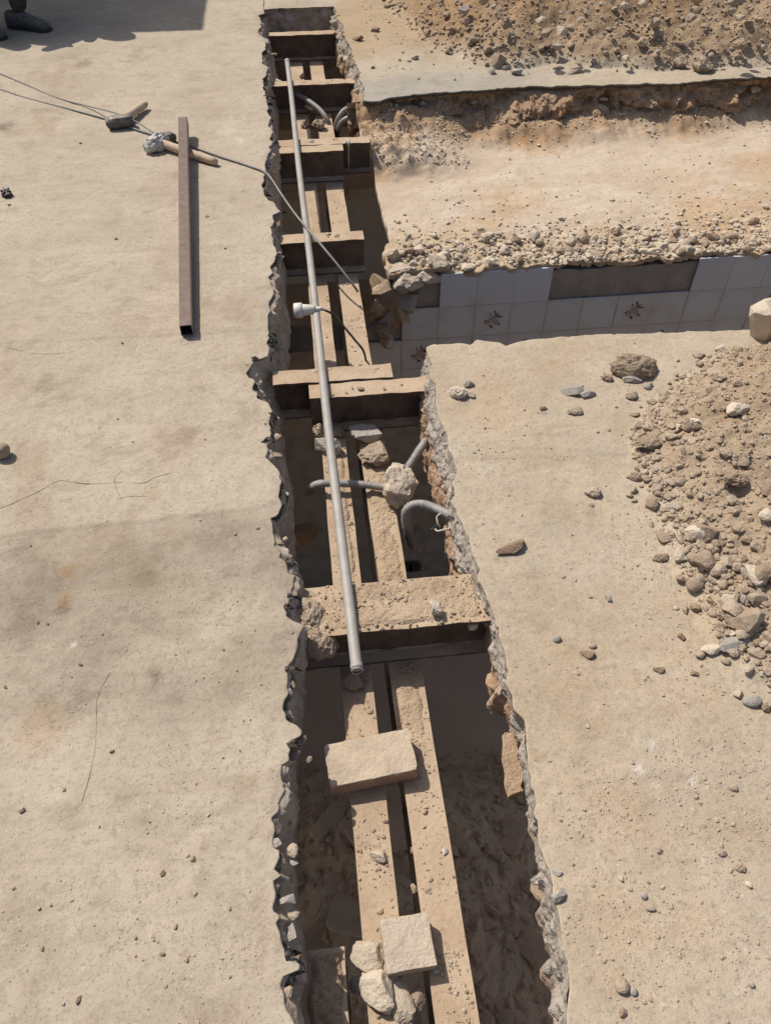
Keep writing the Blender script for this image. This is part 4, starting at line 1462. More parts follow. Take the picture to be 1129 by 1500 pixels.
for i in range(26):
    p = P(RNG.uniform(440, 800), RNG.uniform(1060, 1520), ZF + 0.5)
    p.z = ZF - 0.01 + 0.62 * math.exp(-((p.x - 0.2) / 0.7) ** 2) * float(sstep(1.95, 1.3, p.y) * sstep(-1.0, -0.4, p.y))
    L = RNG.uniform(.05, .12)
    put_rock(p, L, L * RNG.uniform(.45, .9), RNG.uniform(.016, .034), 'block', 'pale broken block on the rubble in the dark room', 'rubble', 'blocks fallen into the room', sink=0.2, name='fallen_block', seed=900 + i, tilt=0.15)

# ------------------------------------------------------------------ pipe
PA, PB = P(420.5, 89, -0.046), P(522, 983, -0.046)


def pipe():
    ax = PB - PA
    e = empty('steel_pipe', PB, 'long grey steel pipe lying along the slot across the cross beams', 'pipe')
    pts = dense([PA - PB, Vector((0, 0, 0))], 0.06)
    pts = [q + Vector((0.0016 * math.sin(i * 0.21), 0, 0)) for i, q in enumerate(pts)]
    R = 0.0135
    o = obj('pipe_wall', tube_mesh('pipe_wall', pts, R, 20, cap=False), M['pipe'], e)
    d = (pts[-1] - pts[0]).normalized()
    o2 = obj('bore', tube_mesh('bore', [pts[-1] - d * 0.12, pts[-1]], R - 0.0028, 20, cap=False), M['pipe_in'], e)
    # end rim
    up = Vector((0, 0, 1)); nx = d.cross(up).normalized(); ny = d.cross(nx)
    V, Fc = [], []
    for k in range(20):
        a = 2 * math.pi * k / 20
        c = nx * math.cos(a) + ny * math.sin(a)
        V += [tuple(pts[-1] + c * R + d * 0.0001), tuple(pts[-1] + c * (R - 0.0028) + d * 0.0001)]
    for k in range(20):
        a, b = 2 * k, 2 * ((k + 1) % 20)
        Fc.append((a, b, b + 1, a + 1))
    me = bpy.data.meshes.new('rim'); me.from_pydata(V, [], Fc)
    obj('rim', me, M['tube_end'], e)
    obj('thread_collar', tube_mesh('thread_collar', [pts[-1] - d * 0.016, pts[-1] - d * 0.003], lambda s, t: R + 0.0012, 20), M['pipe'], e)
    o3 = obj('end_cap', tube_mesh('end_cap', [pts[0] - d * 0.002, pts[0] + d * 0.03], lambda s, t: R + 0.0014, 16), M['pipe'], e)


pipe()


# ------------------------------------------------------------------ square tube
def square_tube():
    a = P(267.5, 171, 0.080) - Vector((0, 0, 0.02))
    b = P(271.5, 476, 0.042) - Vector((0, 0, 0.02))
    e = empty('square_tube', b, 'brown painted square steel tube propped on the hammer handle', 'steel tube')
    d = (a - b)
    L = d.length
    d.normalize()
    rx = d.cross(Vector((0, 0, 1))).normalized()
    uz = rx.cross(d)
    mt = Matrix((rx, d, uz)).transposed()
    w, t = 0.0205, 0.0022

    def ring(h, y):
        return [(-h, y, -h), (h, y, -h), (h, y, h), (-h, y, h)]
    V, Fc = [], []
    nseg = 12
    for i in range(nseg + 1):
        V += ring(w, L * i / nseg)
    for i in range(nseg):
        for k in range(4):
            Fc.append((i * 4 + k, i * 4 + (k + 1) % 4, (i + 1) * 4 + (k + 1) % 4, (i + 1) * 4 + k))
    me = bpy.data.meshes.new('tube_wall'); me.from_pydata([tuple(mt @ Vector(v)) for v in V], [], Fc)
    bm = bmesh.new(); bm.from_mesh(me)
    le = [q for q in bm.edges if abs((q.verts[0].co - q.verts[1].co).normalized().dot(d)) > 0.9]
    bmesh.ops.bevel(bm, geom=le, offset=0.0025, segments=2, affect='EDGES')
    bm.to_mesh(me); bm.free()
    obj('tube_wall', me, M['tube'], e)
    for y0, s in ((0.0, -1), (L, 1)):
        Vr = ring(w - 0.0006, y0 + s * 0.0004) + ring(w - t, y0 + s * 0.0004)
        me = bpy.data.meshes.new('rim'); me.from_pydata([tuple(mt @ Vector(v)) for v in Vr], [], [(k, (k + 1) % 4, 4 + (k + 1) % 4, 4 + k) for k in range(4)])
        obj('rim', me, M['tube_end'], e)
        Vr = ring(w - t, y0) + ring(w - t, y0 - s * 0.5)
        me = bpy.data.meshes.new('bore'); me.from_pydata([tuple(mt @ Vector(v)) for v in Vr], [], [(k, (k + 1) % 4, 4 + (k + 1) % 4, 4 + k) for k in range(4)])
        obj('bore', me, M['tube_in'], e)


square_tube()


# ------------------------------------------------------------------ hammers
def hammer(hc, hd, hl, hw, h0, h1, zr, label, wrapped=False, seed=0):
    """hc head centre, hd head direction, handle from h0 to h1"""
    e = empty('club_hammer', (hc[0], hc[1], 0), label, 'hammer')
    inv = -Vector((hc[0], hc[1], 0))
    bm = bmesh.new()
    box_bm(bm, -hl / 2, hl / 2, -hw / 2, hw / 2, -hw / 2, hw / 2)
    bmesh.ops.bevel(bm, geom=bm.edges[:], offset=0.007, segments=2, affect='EDGES')
    bmesh.ops.subdivide_edges(bm, edges=[q for q in bm.edges if q.calc_length() > 0.02], cuts=3, use_grid_fill=True)
    for v in bm.verts:
        v.co *= 1 + 0.05 * math.sin(v.co.x * 90 + seed) * math.sin(v.co.z * 120 + 1)
        f = 1 - 0.16 * (abs(v.co.x) / (hl / 2)) ** 3
        v.co.y *= f; v.co.z *= f
    o = obj('head', bm_mesh('head', bm, True), M['iron'], e)
    o.location = Vector(hc) + inv
    o.rotation_euler = (0.1, 0, math.atan2(hd[1], hd[0]))
    pts = dense([Vector(h0) + inv, Vector(h1) + inv], 0.02)
    L = len(pts)

    def rr(s, t):
        return zr * (0.86 + 0.14 * math.sin(2.6 * t + 0.5)) * (1 if t < 0.97 else 0.72) + 0.0006 * math.sin(s * 140)
    obj('handle', tube_mesh('handle', pts, rr, 14), M['wood'], e)
    if wrapped:
        for q, (off, sx, sy, sz) in enumerate([(-0.022, 0.058, 0.036, 0.034), (-0.062, 0.030, 0.030, 0.024), (0.008, 0.022, 0.034, 0.034)]):
            bm = bmesh.new()
            bmesh.ops.create_icosphere(bm, subdivisions=4, radius=1.0)
            for v in bm.verts:
                a, b, c = v.co
                k = 0.95 + 0.55 * float(np.abs(fbm(np.array([a * 2.6 + q * 7]), np.array([b * 2.6]), np.array([c * 2.6]), 66, 3, 0.6))[0]) + 0.10 * math.sin(9 * a + 5 * b)
                v.co = Vector((a * sx * k, b * sy * k, max(c * sz * k, -0.024)))
            wo = obj('plastic_wrap', bm_mesh('plastic_wrap', bm, False), M['rag'], e)
            wo.location = Vector(hc) + inv + Vector(hd).normalized() * off
            wo.rotation_euler = (0, 0, math.atan2(hd[1], hd[0]) + 0.2 * q)
    return e


h1c = P(176, 178, 0.026)
hammer(h1c, (P(194, 176, .03) - P(157, 181, .03)), 0.128, 0.052, P(176, 177, 0.03), P(214, 151, 0.022), 0.0195,
       'wooden handled club hammer lying alone on the two cables', seed=1)
h2c = P(236, 207, 0.028)
hammer(h2c, (P(257, 198, .03) - P(216, 215, .03)), 0.150, 0.050, P(233, 208, 0.030), P(317, 237, 0.017), 0.0185,
       'club hammer wrapped in pale plastic, its long handle under the square tube', True, seed=2)


# ------------------------------------------------------------------ cables, conduits, wires
def line(name, pts, rad, mat, label, cat, seg=8, group=None, n=8):
    c = curve_pts(pts, n)
    o = obj(name, tube_mesh(name, c, rad, seg), mat)
    return tag(o, label, cat, group)


line('power_cable', [P(-80, 74, .004), P(0, 107, .004), P(40, 124, .004), P(85, 143, .005), P(130, 155, .012), P(172, 166, .052), P(200, 178, .030), P(222, 192, .012), P(245, 203, .006)], 0.0036, M['cable'],
     'grey cable passing over the lone hammer and ending at the wrapped hammer', 'cable', 8)
CAB = [P(-80, 105, .004), P(0, 130, .004), P(40, 143, .004), P(90, 156, .005), P(150, 172, .006), P(178, 181, .006), P(205, 191, .005), P(245, 203, .004), P(283, 215, .005), P(320, 228, .006), P(360, 241, .006),
       P(385, 250, .008), P(397, 261, .004), P(412, 284, -.012), P(430, 310, -.022), P(447, 331, -.024), P(470, 358, -.032), P(498, 392, -.075), P(517, 417, -.12), P(524, 427, -.15)]
line('power_cable', CAB, 0.0044, M['cable'], 'grey cable running under the hammers and square tube, then down across the pipe', 'cable', 8)


def corrugated(name, pts, r, label, pitch=0.0070, amp=0.0019, group=None):
    c = curve_pts(pts, 10)
    c = dense(c, pitch / 4.0)
    o = obj(name, tube_mesh(name, c, lambda s, t: r + amp * math.sin(2 * math.pi * s / pitch), 14), M['conduit'])
    return tag(o, label, 'conduit', group)


corrugated('corrugated_conduit', [P(452, 722, -.30), P(457, 714, -.22), P(468, 709, -.175), P(485, 708, -.172), P(520, 709, -.178), P(550, 712, -.180), P(575, 716, -.175)], 0.0115,
           'grey corrugated conduit crossing both girders into the pale chunk')
corrugated('corrugated_conduit', [P(586, 702, -.17), P(594, 690, -.16), P(604, 675, -.145), P(613, 661, -.13), P(624, 645, -.12)], 0.0120,
           'grey corrugated conduit rising from the pale chunk into the broken edge')
corrugated('corrugated_conduit', [P(670, 762, -.075), P(655, 753, -.085), P(638, 745, -.10), P(620, 739, -.105), P(604, 740, -.11), P(595, 749, -.13), P(595, 765, -.18), P(600, 785, -.26), P(605, 800, -.36)], 0.0125,
           'dark corrugated conduit looping out of the broken edge and hanging into the room')
line('grey_conduit', [P(405, 118, -.09), P(418, 125, -.10), P(432, 135, -.115), P(450, 146, -.13), P(468, 160, -.155), P(479, 175, -.19), P(486, 192, -.25), P(488, 204, -.33)], 0.0130, M['conduit'],
     'dark grey conduit sagging from under the felt edge across the slot', 'conduit', 12)
line('grey_conduit', [P(524, 150, -.09), P(513, 156, -.10), P(502, 163, -.11), P(494, 176, -.15), P(491, 190, -.22), P(490, 206, -.34)], 0.0125, M['conduit'],
     'pale grey conduit bending down, upper one of two beside the cut bank', 'conduit', 12)
line('grey_conduit', [P(534, 171, -.12), P(520, 172, -.12), P(508, 173, -.125), P(499, 180, -.15), P(495, 192, -.22), P(493, 207, -.34)], 0.0125, M['conduit'],
     'pale grey conduit bending down, lower one of two beside the cut bank', 'conduit', 12)
for k, dx in enumerate((0, 4)):
    line('hanging_wire', [P(506 + dx, 209, -.055), P(508 + dx * .4, 203, -.05), P(510 + dx * .2, 212, -.062), P(511 - dx * .3, 235, -.15), P(510 + dx * .4, 262, -.26), P(509, 283, -.36)], 0.0030, M['wire_pale'],
         'pale wire looped over the cross beam, hanging down into the slot', 'wire', 6, 'hanging wire strands')
for k, pts in enumerate([[(604, 745, -.11), (612, 765, -.2), (622, 790, -.33), (619, 812, -.45)], [(606, 748, -.12), (616, 780, -.28), (624, 805, -.4), (622, 815, -.46)],
                         [(640, 748, -.10), (644, 758, -.14), (632, 775, -.25), (612, 770, -.3), (604, 795, -.42), (618, 812, -.5)], [(618, 742, -.1), (611, 772, -.25), (607, 800, -.4), (622, 815, -.5)]]):
    line('loose_wire', [P(*q) for q in pts], 0.0014, M['cable'], 'thin loose wire dangling from the looping conduit', 'wire', 5, 'loose wires under the looping conduit')
line('frayed_wire', [P(646, 752, -.08), P(640, 757, -.09), P(641, 766, -.10), P(644, 772, -.11)], 0.0028, M['wire_pale'], 'short frayed pale wire curling at the broken edge above the loose wires', 'wire', 6)
line('frayed_wire', [P(660, 774, -.06), P(650, 776, -.07), P(641, 778, -.08), P(637, 775, -.08)], 0.0028, M['wire_pale'], 'short frayed pale wire poking left out of the broken edge', 'wire', 6)


def socket():
    a, b = P(431, 455, -0.036), P(470, 452, -0.030)
    e = empty('plastic_connector', a, 'white plastic connector with wide collar resting against the pipe', 'connector')
    d = b - a
    L = d.length

    def lathe(name, prof, mat):
        pts = [d * t for t, _ in prof]
        c = [Vector(q) for q in pts]
        rs = [r for _, r in prof]
        it = iter(range(len(rs)))
        acc = {}
        m = tube_mesh(name, c, lambda s, t: np.interp(t * (prof[-1][0] - prof[0][0]) + prof[0][0], [q for q, _ in prof], rs), 24)
        return obj(name, m, mat, e)
    lathe('collar', [(0.0, 0.0235), (0.01, 0.0255), (0.16, 0.0262), (0.29, 0.0258), (0.31, 0.0235)], M['white'])
    lathe('body', [(0.305, 0.0205), (0.33, 0.0205), (0.76, 0.0155), (0.80, 0.012)], M['white'])
    lathe('neck', [(0.79, 0.0075), (0.84, 0.0085), (1.02, 0.0080), (1.04, 0.0065)], M['white'])
    lead = [Vector(p) - a for p in curve_pts([b, P(478, 455, -.028), P(490, 462, -.05), P(505, 480, -.085), P(520, 498, -.12), P(533, 516, -.16), P(538, 545, -.30)], 8)]
    obj('lead', tube_mesh('lead', lead, 0.0042, 8), M['black'], e)


socket()

# ------------------------------------------------------------------ small things on the felt roof
tag(obj('round_stone', rock_mesh('round_stone', 31, 'pebble', 4), M['clod']), 'smooth round ball of stone lying on the dusty felt roof', 'stone')
o = bpy.data.objects['round_stone']
pb = P(6, 668)
o.location = (pb.x, pb.y, 0.020)
o.scale = (0.022,) * 3


def black_cap():
    p = P(11, 287)
    e = empty('black_cap', (p.x, p.y, 0), 'small black ribbed plastic cap on the felt roof', 'cap')
    bm = bmesh.new()
    bmesh.ops.create_cone(bm, cap_ends=True, segments=24, radius1=0.022, radius2=0.019, depth=0.018)
    o = obj('rim', bm_mesh('rim', bm), M['black'], e); o.location = (0, 0, 0.012); o.rotation_euler = (0.25, 0.1, 0)
    for k in range(6):
        bm = bmesh.new()
        a = k * math.pi / 3
        box_bm(bm, 0.004, 0.021, -0.002, 0.002, 0.0, 0.007)
        bmesh.ops.rotate(bm, verts=bm.verts[:], cent=(0, 0, 0), matrix=Matrix.Rotation(a, 3, 'Z'))
        o = obj('rib', bm_mesh('rib', bm), M['black'], e); o.location = (0, 0, 0.020); o.rotation_euler = (0.25, 0.1, 0)


black_cap()
o = put_rock(P(14, 301), 0.006, 0.005, 0.005, 'ang_brown', 'tiny black crumb beside the black ribbed cap', 'stone')


def twig(name, pix, rad, label, z=0.003):
    pts = [hit(a, b) + Vector((0, 0, 0.0004)) for a, b in pix]
    return line(name, pts, rad * 0.5, M['twig'], label, 'twig', 5, None, 5)


twig('dry_twig', [(0, 745), (18, 738), (40, 728), (62, 717), (80, 707), (92, 704), (110, 707), (140, 709), (175, 707), (208, 708), (228, 699), (250, 693)], 0.0016, 'long dry twig lying across the felt roof')
twig('dry_twig', [(170, 680), (178, 690), (168, 700), (173, 722), (180, 733)], 0.0011, 'short crooked dry twig crossing the long twig')
twig('dry_twig', [(172, 731), (190, 727), (215, 727)], 0.0010, 'small dry stem lying below the long twig')
twig('dry_twig', [(162, 985), (150, 1005), (142, 1025), (141, 1060), (140, 1090), (134, 1125), (126, 1155), (120, 1174)], 0.0009, 'thin curved dry stem lying alone on the felt roof below the grey patch')
twig('dry_twig', [(8, 508), (30, 514), (50, 518), (80, 518), (110, 515)], 0.0010, 'thin dry stem along the felt seam near the tube')

# loose stones on the felt roof
for i, (px, py, w, h, kd, lab) in enumerate([
        (303, 317, 9, 6, 'ang_clod', None), (170, 350, 5, 4, 'ang_brown', None), (118, 210, 5, 4, 'ang_brown', None), (179, 503, 5, 5, 'ang_brown', None), (172, 614, 5, 4, 'ang_clod', None), (45, 800, 6, 4, 'ang_brown', None),
        (345, 782, 8, 5, 'ang_clod', None), (377, 774, 8, 6, 'ang_grey', None), (163, 1100, 8, 7, 'ang_clod', None), (94, 1157, 8, 6, 'ang_clod', None), (283, 1259, 10, 9, 'ang_clod', None), (239, 1279, 10, 8, 'ang_brown', None),
        (285, 1310, 9, 6, 'ang_clod', None), (257, 1358, 8, 7, 'ang_clod', None), (199, 1375, 6, 6, 'ang_clod', None), (224, 1374, 6, 5, 'ang_clod', None), (237, 1399, 6, 9, 'ang_clod', None), (273, 1406, 9, 7, 'ang_clod', None),
        (62, 1390, 9, 8, 'ang_clod', None), (57, 1332, 7, 7, 'ang_clod', None), (33, 1188, 12, 12, 'ang_clod', None), (337, 1332, 5, 6, 'ang_clod', None), (336, 1432, 6, 5, 'ang_clod', None), (243, 1446, 6, 4, 'ang_clod', None),
        (93, 1471, 6, 6, 'ang_clod', None), (115, 1465, 9, 14, 'ang_clod', None), (306, 1194, 7, 5, 'ang_pale2', None), (326, 1110, 6, 4, 'ang_clod', None), (56, 913, 5, 5, 'ang_brown', None), (70, 914, 5, 4, 'ang_brown', None),
        (8, 1007, 6, 6, 'ang_brown', None), (118, 974, 7, 5, 'ang_brown', None), (327, 952, 6, 5, 'ang_clod', None), (373, 924, 5, 4, 'ang_pale2', None), (20, 1302, 6, 6, 'ang_clod', None), (330, 364, 5, 4, 'ang_brown', None)]):
    p = hit(px, py)
    m = px2m(p)
    put_rock(p, w * m * .42, h * m * .46, min(w, h) * m * .30, kd, 'small loose stone lying on the dusty felt roof', 'stone', 'small stones on the felt roof', seed=1000 + i)

# ------------------------------------------------------------------ stones on the right-hand roof
for px, py, w, h, kd, lab in [
        (928, 533, 62, 46, 'clod3', 'biggest sandy clod with a rough crust, by the tiled trench edge'),
        (928, 556, 26, 12, 'ang_grey', 'flat grey stone tucked under the biggest sandy clod'),
        (948, 566, 12, 10, 'peb_grey', 'small light pebble in front of the biggest sandy clod'),
        (842, 569, 28, 21, 'ang_grey', 'angular grey stone, larger of the two grey stones lying together'),
        (863, 576, 22, 13, 'ang_grey', 'low grey stone, smaller of the two grey stones lying together'),
        (842, 600, 23, 15, 'clod3', 'brown soil clod in front of the two grey stones'),
        (889, 552, 17, 14, 'clod3', 'small sandy clod between the two grey stones and the biggest clod'),
        (795, 597, 13, 8, 'clod3', 'small clod lying apart on the screed facing the two grey stones'),
        (750, 800, 34, 20, 'ang_brown', 'elongated dark brown stone lying alone on the screed'),
        (869, 719, 23, 19, 'clod3', 'round brown clod lying apart from the heap'),
        (866, 739, 9, 7, 'ang_clod', 'small crumb under the round brown clod'),
        (946, 645, 38, 30, 'clod3', 'wide sandy clod at the tip of the spoil heap'),
        (931, 696, 18, 17, 'clod3', 'rounded clod on the flat side of the spoil heap tip'),
        (890, 873, 11, 16, 'ang_grey', 'small grey chip with crumbs on the bare screed'),
        (815, 934, 13, 12, 'peb_grey', 'single light grey pebble on the bare screed'),
        (861, 957, 19, 12, 'ang_brown', 'small reddish brown stone near the single light pebble'),
        (866, 945, 12, 9, 'ang_clod', 'little clod right behind the small reddish brown stone'),
        (967, 815, 22, 15, 'clod3', 'low sandy clod lying off the heap edge'),
        (1016, 853, 25, 26, 'peb_clod', 'egg shaped clod at the foot of the heap'),
        (1017, 886, 16, 22, 'clod2', 'upright clod just below the egg shaped clod'),
        (1042, 951, 30, 18, 'ang_pale', 'pale angular fragment below the heap foot'),
        (1062, 893, 28, 26, 'clod3', 'rough clod among the large stones at the heap foot'),
        (1090, 905, 42, 36, 'ang_clod', 'large blocky clod at the heap foot beside the grey slab chip'),
        (1081, 938, 40, 20, 'ang_grey', 'flat grey slab chip at the heap foot'),
        (1110, 838, 36, 32, 'ang_clod', 'large tan block partly buried in the heap'),
        (1105, 873, 32, 28, 'ang_clod', 'tan block stacked under the partly buried block'),
        (1101, 1024, 28, 20, 'peb_grey', 'smooth oval grey pebble, largest of its kind below the heap'),
        (1122, 1035, 16, 13, 'clod3', 'small reddish clod beside the oval grey pebble'),
        (1080, 1014, 18, 14, 'ang_clod', 'small clod touching the far side of the oval grey pebble'),
        (1018, 986, 13, 8, 'ang_brown', 'small dark clod between pale fragment and oval pebble'),
        (965, 980, 15, 9, 'ang_brown', 'small flat clod on the screed short of the heap foot'),
        (998, 932, 12, 10, 'ang_brown', 'small reddish pebble near the pale angular fragment'),
        (1079, 597, 26, 22, 'ang_pale', 'whitish square edged stone on the upper heap'),
        (1036, 586, 17, 16, 'peb_clod', 'round tan pebble near the whitish square stone'),
        (1011, 622, 28, 20, 'clod3', 'bulky clod in the middle of the near heap'),
        (1060, 660, 20, 20, 'clod3', 'blunt clod standing in fine soil on the near heap'),
        (1075, 700, 40, 30, 'clod3', 'broad soil lump sticking out of fine soil on the near heap'),
        (672, 574, 26, 22, 'lump_pale', 'crumbly white plaster piece near the screed edge'),
        (688, 562, 14, 12, 'ang_grey', 'grey chip touching the crumbly white plaster piece'),
        (690, 578, 14, 10, 'ang_pale', 'small white plaster chip beside the crumbly white plaster piece'),
        (820, 1309, 22, 17, 'ang_grey', 'light concrete chip right at the broken slot edge'),
        (817, 1277, 13, 9, 'ang_grey', 'thin grey flake on the screed by the broken slot edge'),
        (910, 1441, 22, 22, 'peb_clod', 'pinkish rounded stone, largest on the near screed'),
        (927, 1449, 12, 16, 'peb_grey', 'grey pebble touching the pinkish rounded stone'),
        (911, 1481, 12, 13, 'clod3', 'small clod a hand below the pinkish rounded stone'),
        (1073, 1152, 14, 10, 'clod3', 'lone brown clod on the bare screed past the white splashes'),
        (942, 1310, 10, 13, 'peb_grey', 'small grey pebble near two brown clods on the near screed'),
        (952, 1328, 14, 10, 'clod3', 'brown clod next to the small grey pebble'),
        (965, 1245, 10, 8, 'clod3', 'single small clod at the end of a line of crumbs'),
        (1056, 1247, 14, 11, 'clod3', 'clod in the trail of crumbs on the near screed'),
        (1084, 1270, 15, 12, 'clod3', 'sandy clod close to the pale nut sized stone'),
        (1095, 1294, 9, 11, 'ang_pale', 'pale nut sized stone on the near screed'),
        (909, 1286, 7, 9, 'ang_pale', 'cream pebble lying by itself on the near screed'),
        (1100, 1440, 9, 12, 'peb_grey', 'pale grey pebble near the corner of the screed'),
        (1106, 462, 56, 48, 'ang_pale', 'big white plaster boulder leaning over the tiled trench'),
        (550, 43, 15, 9, 'ang_brown', 'dark brown stone on the far screed close to the slot end'),
        (524, 56, 15, 9, 'ang_brown', 'squat brown stone at the slot rim, near the dark brown stone'),
        (608, 84, 11, 9, 'ang_grey', 'dark chip between the slot and the far heap'),
        (546, 98, 8, 5, 'ang_brown', 'small brown stone next to the grey strip beside the slot'),
        (720, 103, 13, 13, 'ang_grey', 'blue grey stone at the foot of the far heap, on the grey strip'),
        (741, 99, 16, 9, 'ang_grey', 'low blue grey stone next to the other two grey stones'),
        (758, 105, 15, 13, 'ang_grey', 'rounded blue grey stone below the flat slab of the far heap'),
        (838, 105, 34, 9, 'ang_clod', 'flat slab of crust at the foot of the far heap'),
        (1026, 95, 32, 30, 'clod3', 'largest clod at the foot of the far heap'),
        (995, 92, 22, 20, 'clod3', 'clod leaning on the largest clod of the far heap'),
        (1080, 64, 20, 19, 'clod3', 'round clod high on the far heap'),
        (740, 33, 18, 20, 'clod3', 'grey clod standing out on the flank of the far heap'),
        (821, 44, 18, 16, 'ang_pale', 'pale block stone on the far heap'),
        (836, 40, 12, 14, 'clod3', 'clod touching the pale block stone'),
        (801, 65, 15, 13, 'ang_brown', 'dark stone in the middle of the far heap'),
        (913, 8, 12, 14, 'ang_pale', 'white stone near the top of the far heap'),
        (914, 86, 12, 12, 'ang_pale', 'white chip low on the far heap')]:
    rock = px_rock(px, py, w, h, kd, lab, cat='soil clod' if 'clod' in kd else 'stone', rz=RNG.uniform(-0.35, 0.35))
    if py == 462:
        rock.scale = (0.075, 0.045, 0.075)
        rock.location = P(1116, 486) + Vector((0, 0, 0.045))
        rock.rotation_euler = (0.2, -0.5, 0.3)
        rock.data = RK['ang_pale2'][3]
    if py == 800:
        rock.rotation_euler = (0, 0, 0.42)
        rock.scale = (0.036, 0.014, 0.013)
        rock.data = RK['ang_brown'][1]

# countable clods of the heaps
cnt = 0
while cnt < 185:
    px, py = RNG.uniform(880, 1160), RNG.uniform(508, 1010)
    p = hit(px, py)
    hb = p.x - float(np.interp(p.y, HBY, HBX))
    low = 1.0 if py > 760 else 0.55
    if hb < -0.10 or p.y > 1.95 or RNG.random() > (math.exp(-max(hb, 0) / 0.16) if hb > 0 else math.exp(hb / 0.022)) * low + 0.03:
        continue
    r = 0.0055 * (1 - RNG.random()) ** -0.48
    r = min(r, 0.022) * (1.15 if py > 780 else 0.95)
    put_rock(p, r * RNG.uniform(.9, 1.35), r * RNG.uniform(.8, 1.1), r * RNG.uniform(.65, .95), RNG.choice(['clod2', 'clod2', 'ang_pale2', 'ang_clod', 'ang_clod', 'ang_clod', 'ang_clod', 'clod2', 'ang_grey']), 'sandy soil clod in the spoil heap on the near screed', 'soil clod',
             'clods of the near spoil heap')
    cnt += 1
cnt = 0
while cnt < 105:
    px, py = RNG.uniform(610, 1150), RNG.uniform(-10, 106)
    p = hit(px, py)
    h = float(heap_far(np.array([p.x]), np.array([p.y]))[0])
    if h < 0.004 and RNG.random() > 0.12:
        continue
    if p.y < float(fCT(p.x)) + 0.12:
        continue
    r = min(0.010 * (1 - RNG.random()) ** -0.42, 0.034) * (1.15 if py > 70 else 0.9)
    put_rock(p, r * RNG.uniform(.9, 1.35), r * RNG.uniform(.8, 1.1), r * RNG.uniform(.65, .95), RNG.choice(['clod2', 'clod2', 'ang_clod', 'ang_clod', 'ang_clod', 'ang_grey']), 'soil clod in the spoil heap beyond the cut bank', 'soil clod', 'clods of the far spoil heap')
    cnt += 1

# rubble along the broken crest of the tiled wall
cnt = 0
while cnt < 230:
    px = RNG.uniform(575, 1145)
    top = 386 - (px - 600) * 0.050
    py = RNG.triangular(top - 38, top + 20, top + 6)
    p = hit(px, py)
    if p.y < WY + 0.004 or p.y > 3.4 or p.x < 0.40:
        continue
    r = min(0.0075 * (1 - RNG.random()) ** -0.42, 0.024) * (1.1 if px > 820 else 0.95)
    put_rock(p, r * RNG.uniform(.9, 1.4), r * RNG.uniform(.8, 1.1), r * RNG.uniform(.6, .95), RNG.choice(['ang_pale2', 'ang_pale2', 'ang_clod', 'ang_clod', 'clod2']), 'broken plaster stone lying along the crest of the tiled wall', 'stone',
             'rubble on the tiled wall crest', name='rubble_stone')
    cnt += 1
for px, py, w, h, lab in [(645, 385, 30, 24, 'tilted flat plaster slab lying on the wall crest near its broken end'), (613, 364, 16, 22, 'grey white stone standing on the wall crest near its broken end'),
                          (575, 372, 22, 24, 'loose stone hanging at the very corner of the wall crest'), (717, 345, 15, 14, 'grey stone lying back from the wall crest'),
                          (985, 362, 22, 16, 'pale block among the rubble over the right tiles')]:
    px_rock(px, py, w, h, 'ang_pale', lab, cat='stone')
# lumps of the wall's broken end (below roof level)
for i, (px, py, z, w, h, kd) in enumerate([(580, 425, -.33, 62, 44, 'ang_clod'), (556, 420, -.36, 38, 34, 'ang_clod'), (598, 412, -.27, 34, 22, 'ang_pale'), (600, 440, -.36, 24, 34, 'ang_grey'), (590, 455, -.42, 36, 28, 'ang_clod'), (575, 470, -.48, 36, 28, 'ang_clod'),
                                           (560, 480, -.50, 26, 24, 'clod3'), (548, 462, -.48, 32, 44, 'clod3'), (585, 395, -.24, 40, 20, 'ang_pale'), (545, 440, -.42, 30, 40, 'ang_clod'), (562, 495, -.55, 22, 14, 'ang_pale'), (625, 402, -.25, 34, 16, 'ang_pale'), (560, 448, -.42, 40, 44, 'ang_clod')]):
    p = P(px, py, z)
    m = px2m(p)
    q = p + Vector((-1.5, -WY, -ZF))
    put_rock(q, w * m * .5, 0.055, h * m * .62, kd, None, parent=WALL, rz=RNG.uniform(-.3, .3), name='broken_stone', seed=1500 + i, sink=0.8)
# stones in the cut bank
for i in range(34):
    xx = RNG.uniform(0.40, 2.9)
    t = RNG.uniform(0.10, 0.95)
    yy = float(fCT(xx)) * (1 - t) + float(fCB(xx)) * t + 0.035
    r = RNG.uniform(0.010, 0.038)
    put_rock((xx, yy, -0.02 - 0.17 * t - r * 0.5), r * 1.5, r * 0.9, r * 0.75, RNG.choice(['clod2', 'ang_clod', 'clod3', 'clod3']), 'lump sticking out of the reddish cut bank', 'soil clod',
             'lumps in the cut bank', rz=RNG.uniform(-.4, .4), name='bank_lump')

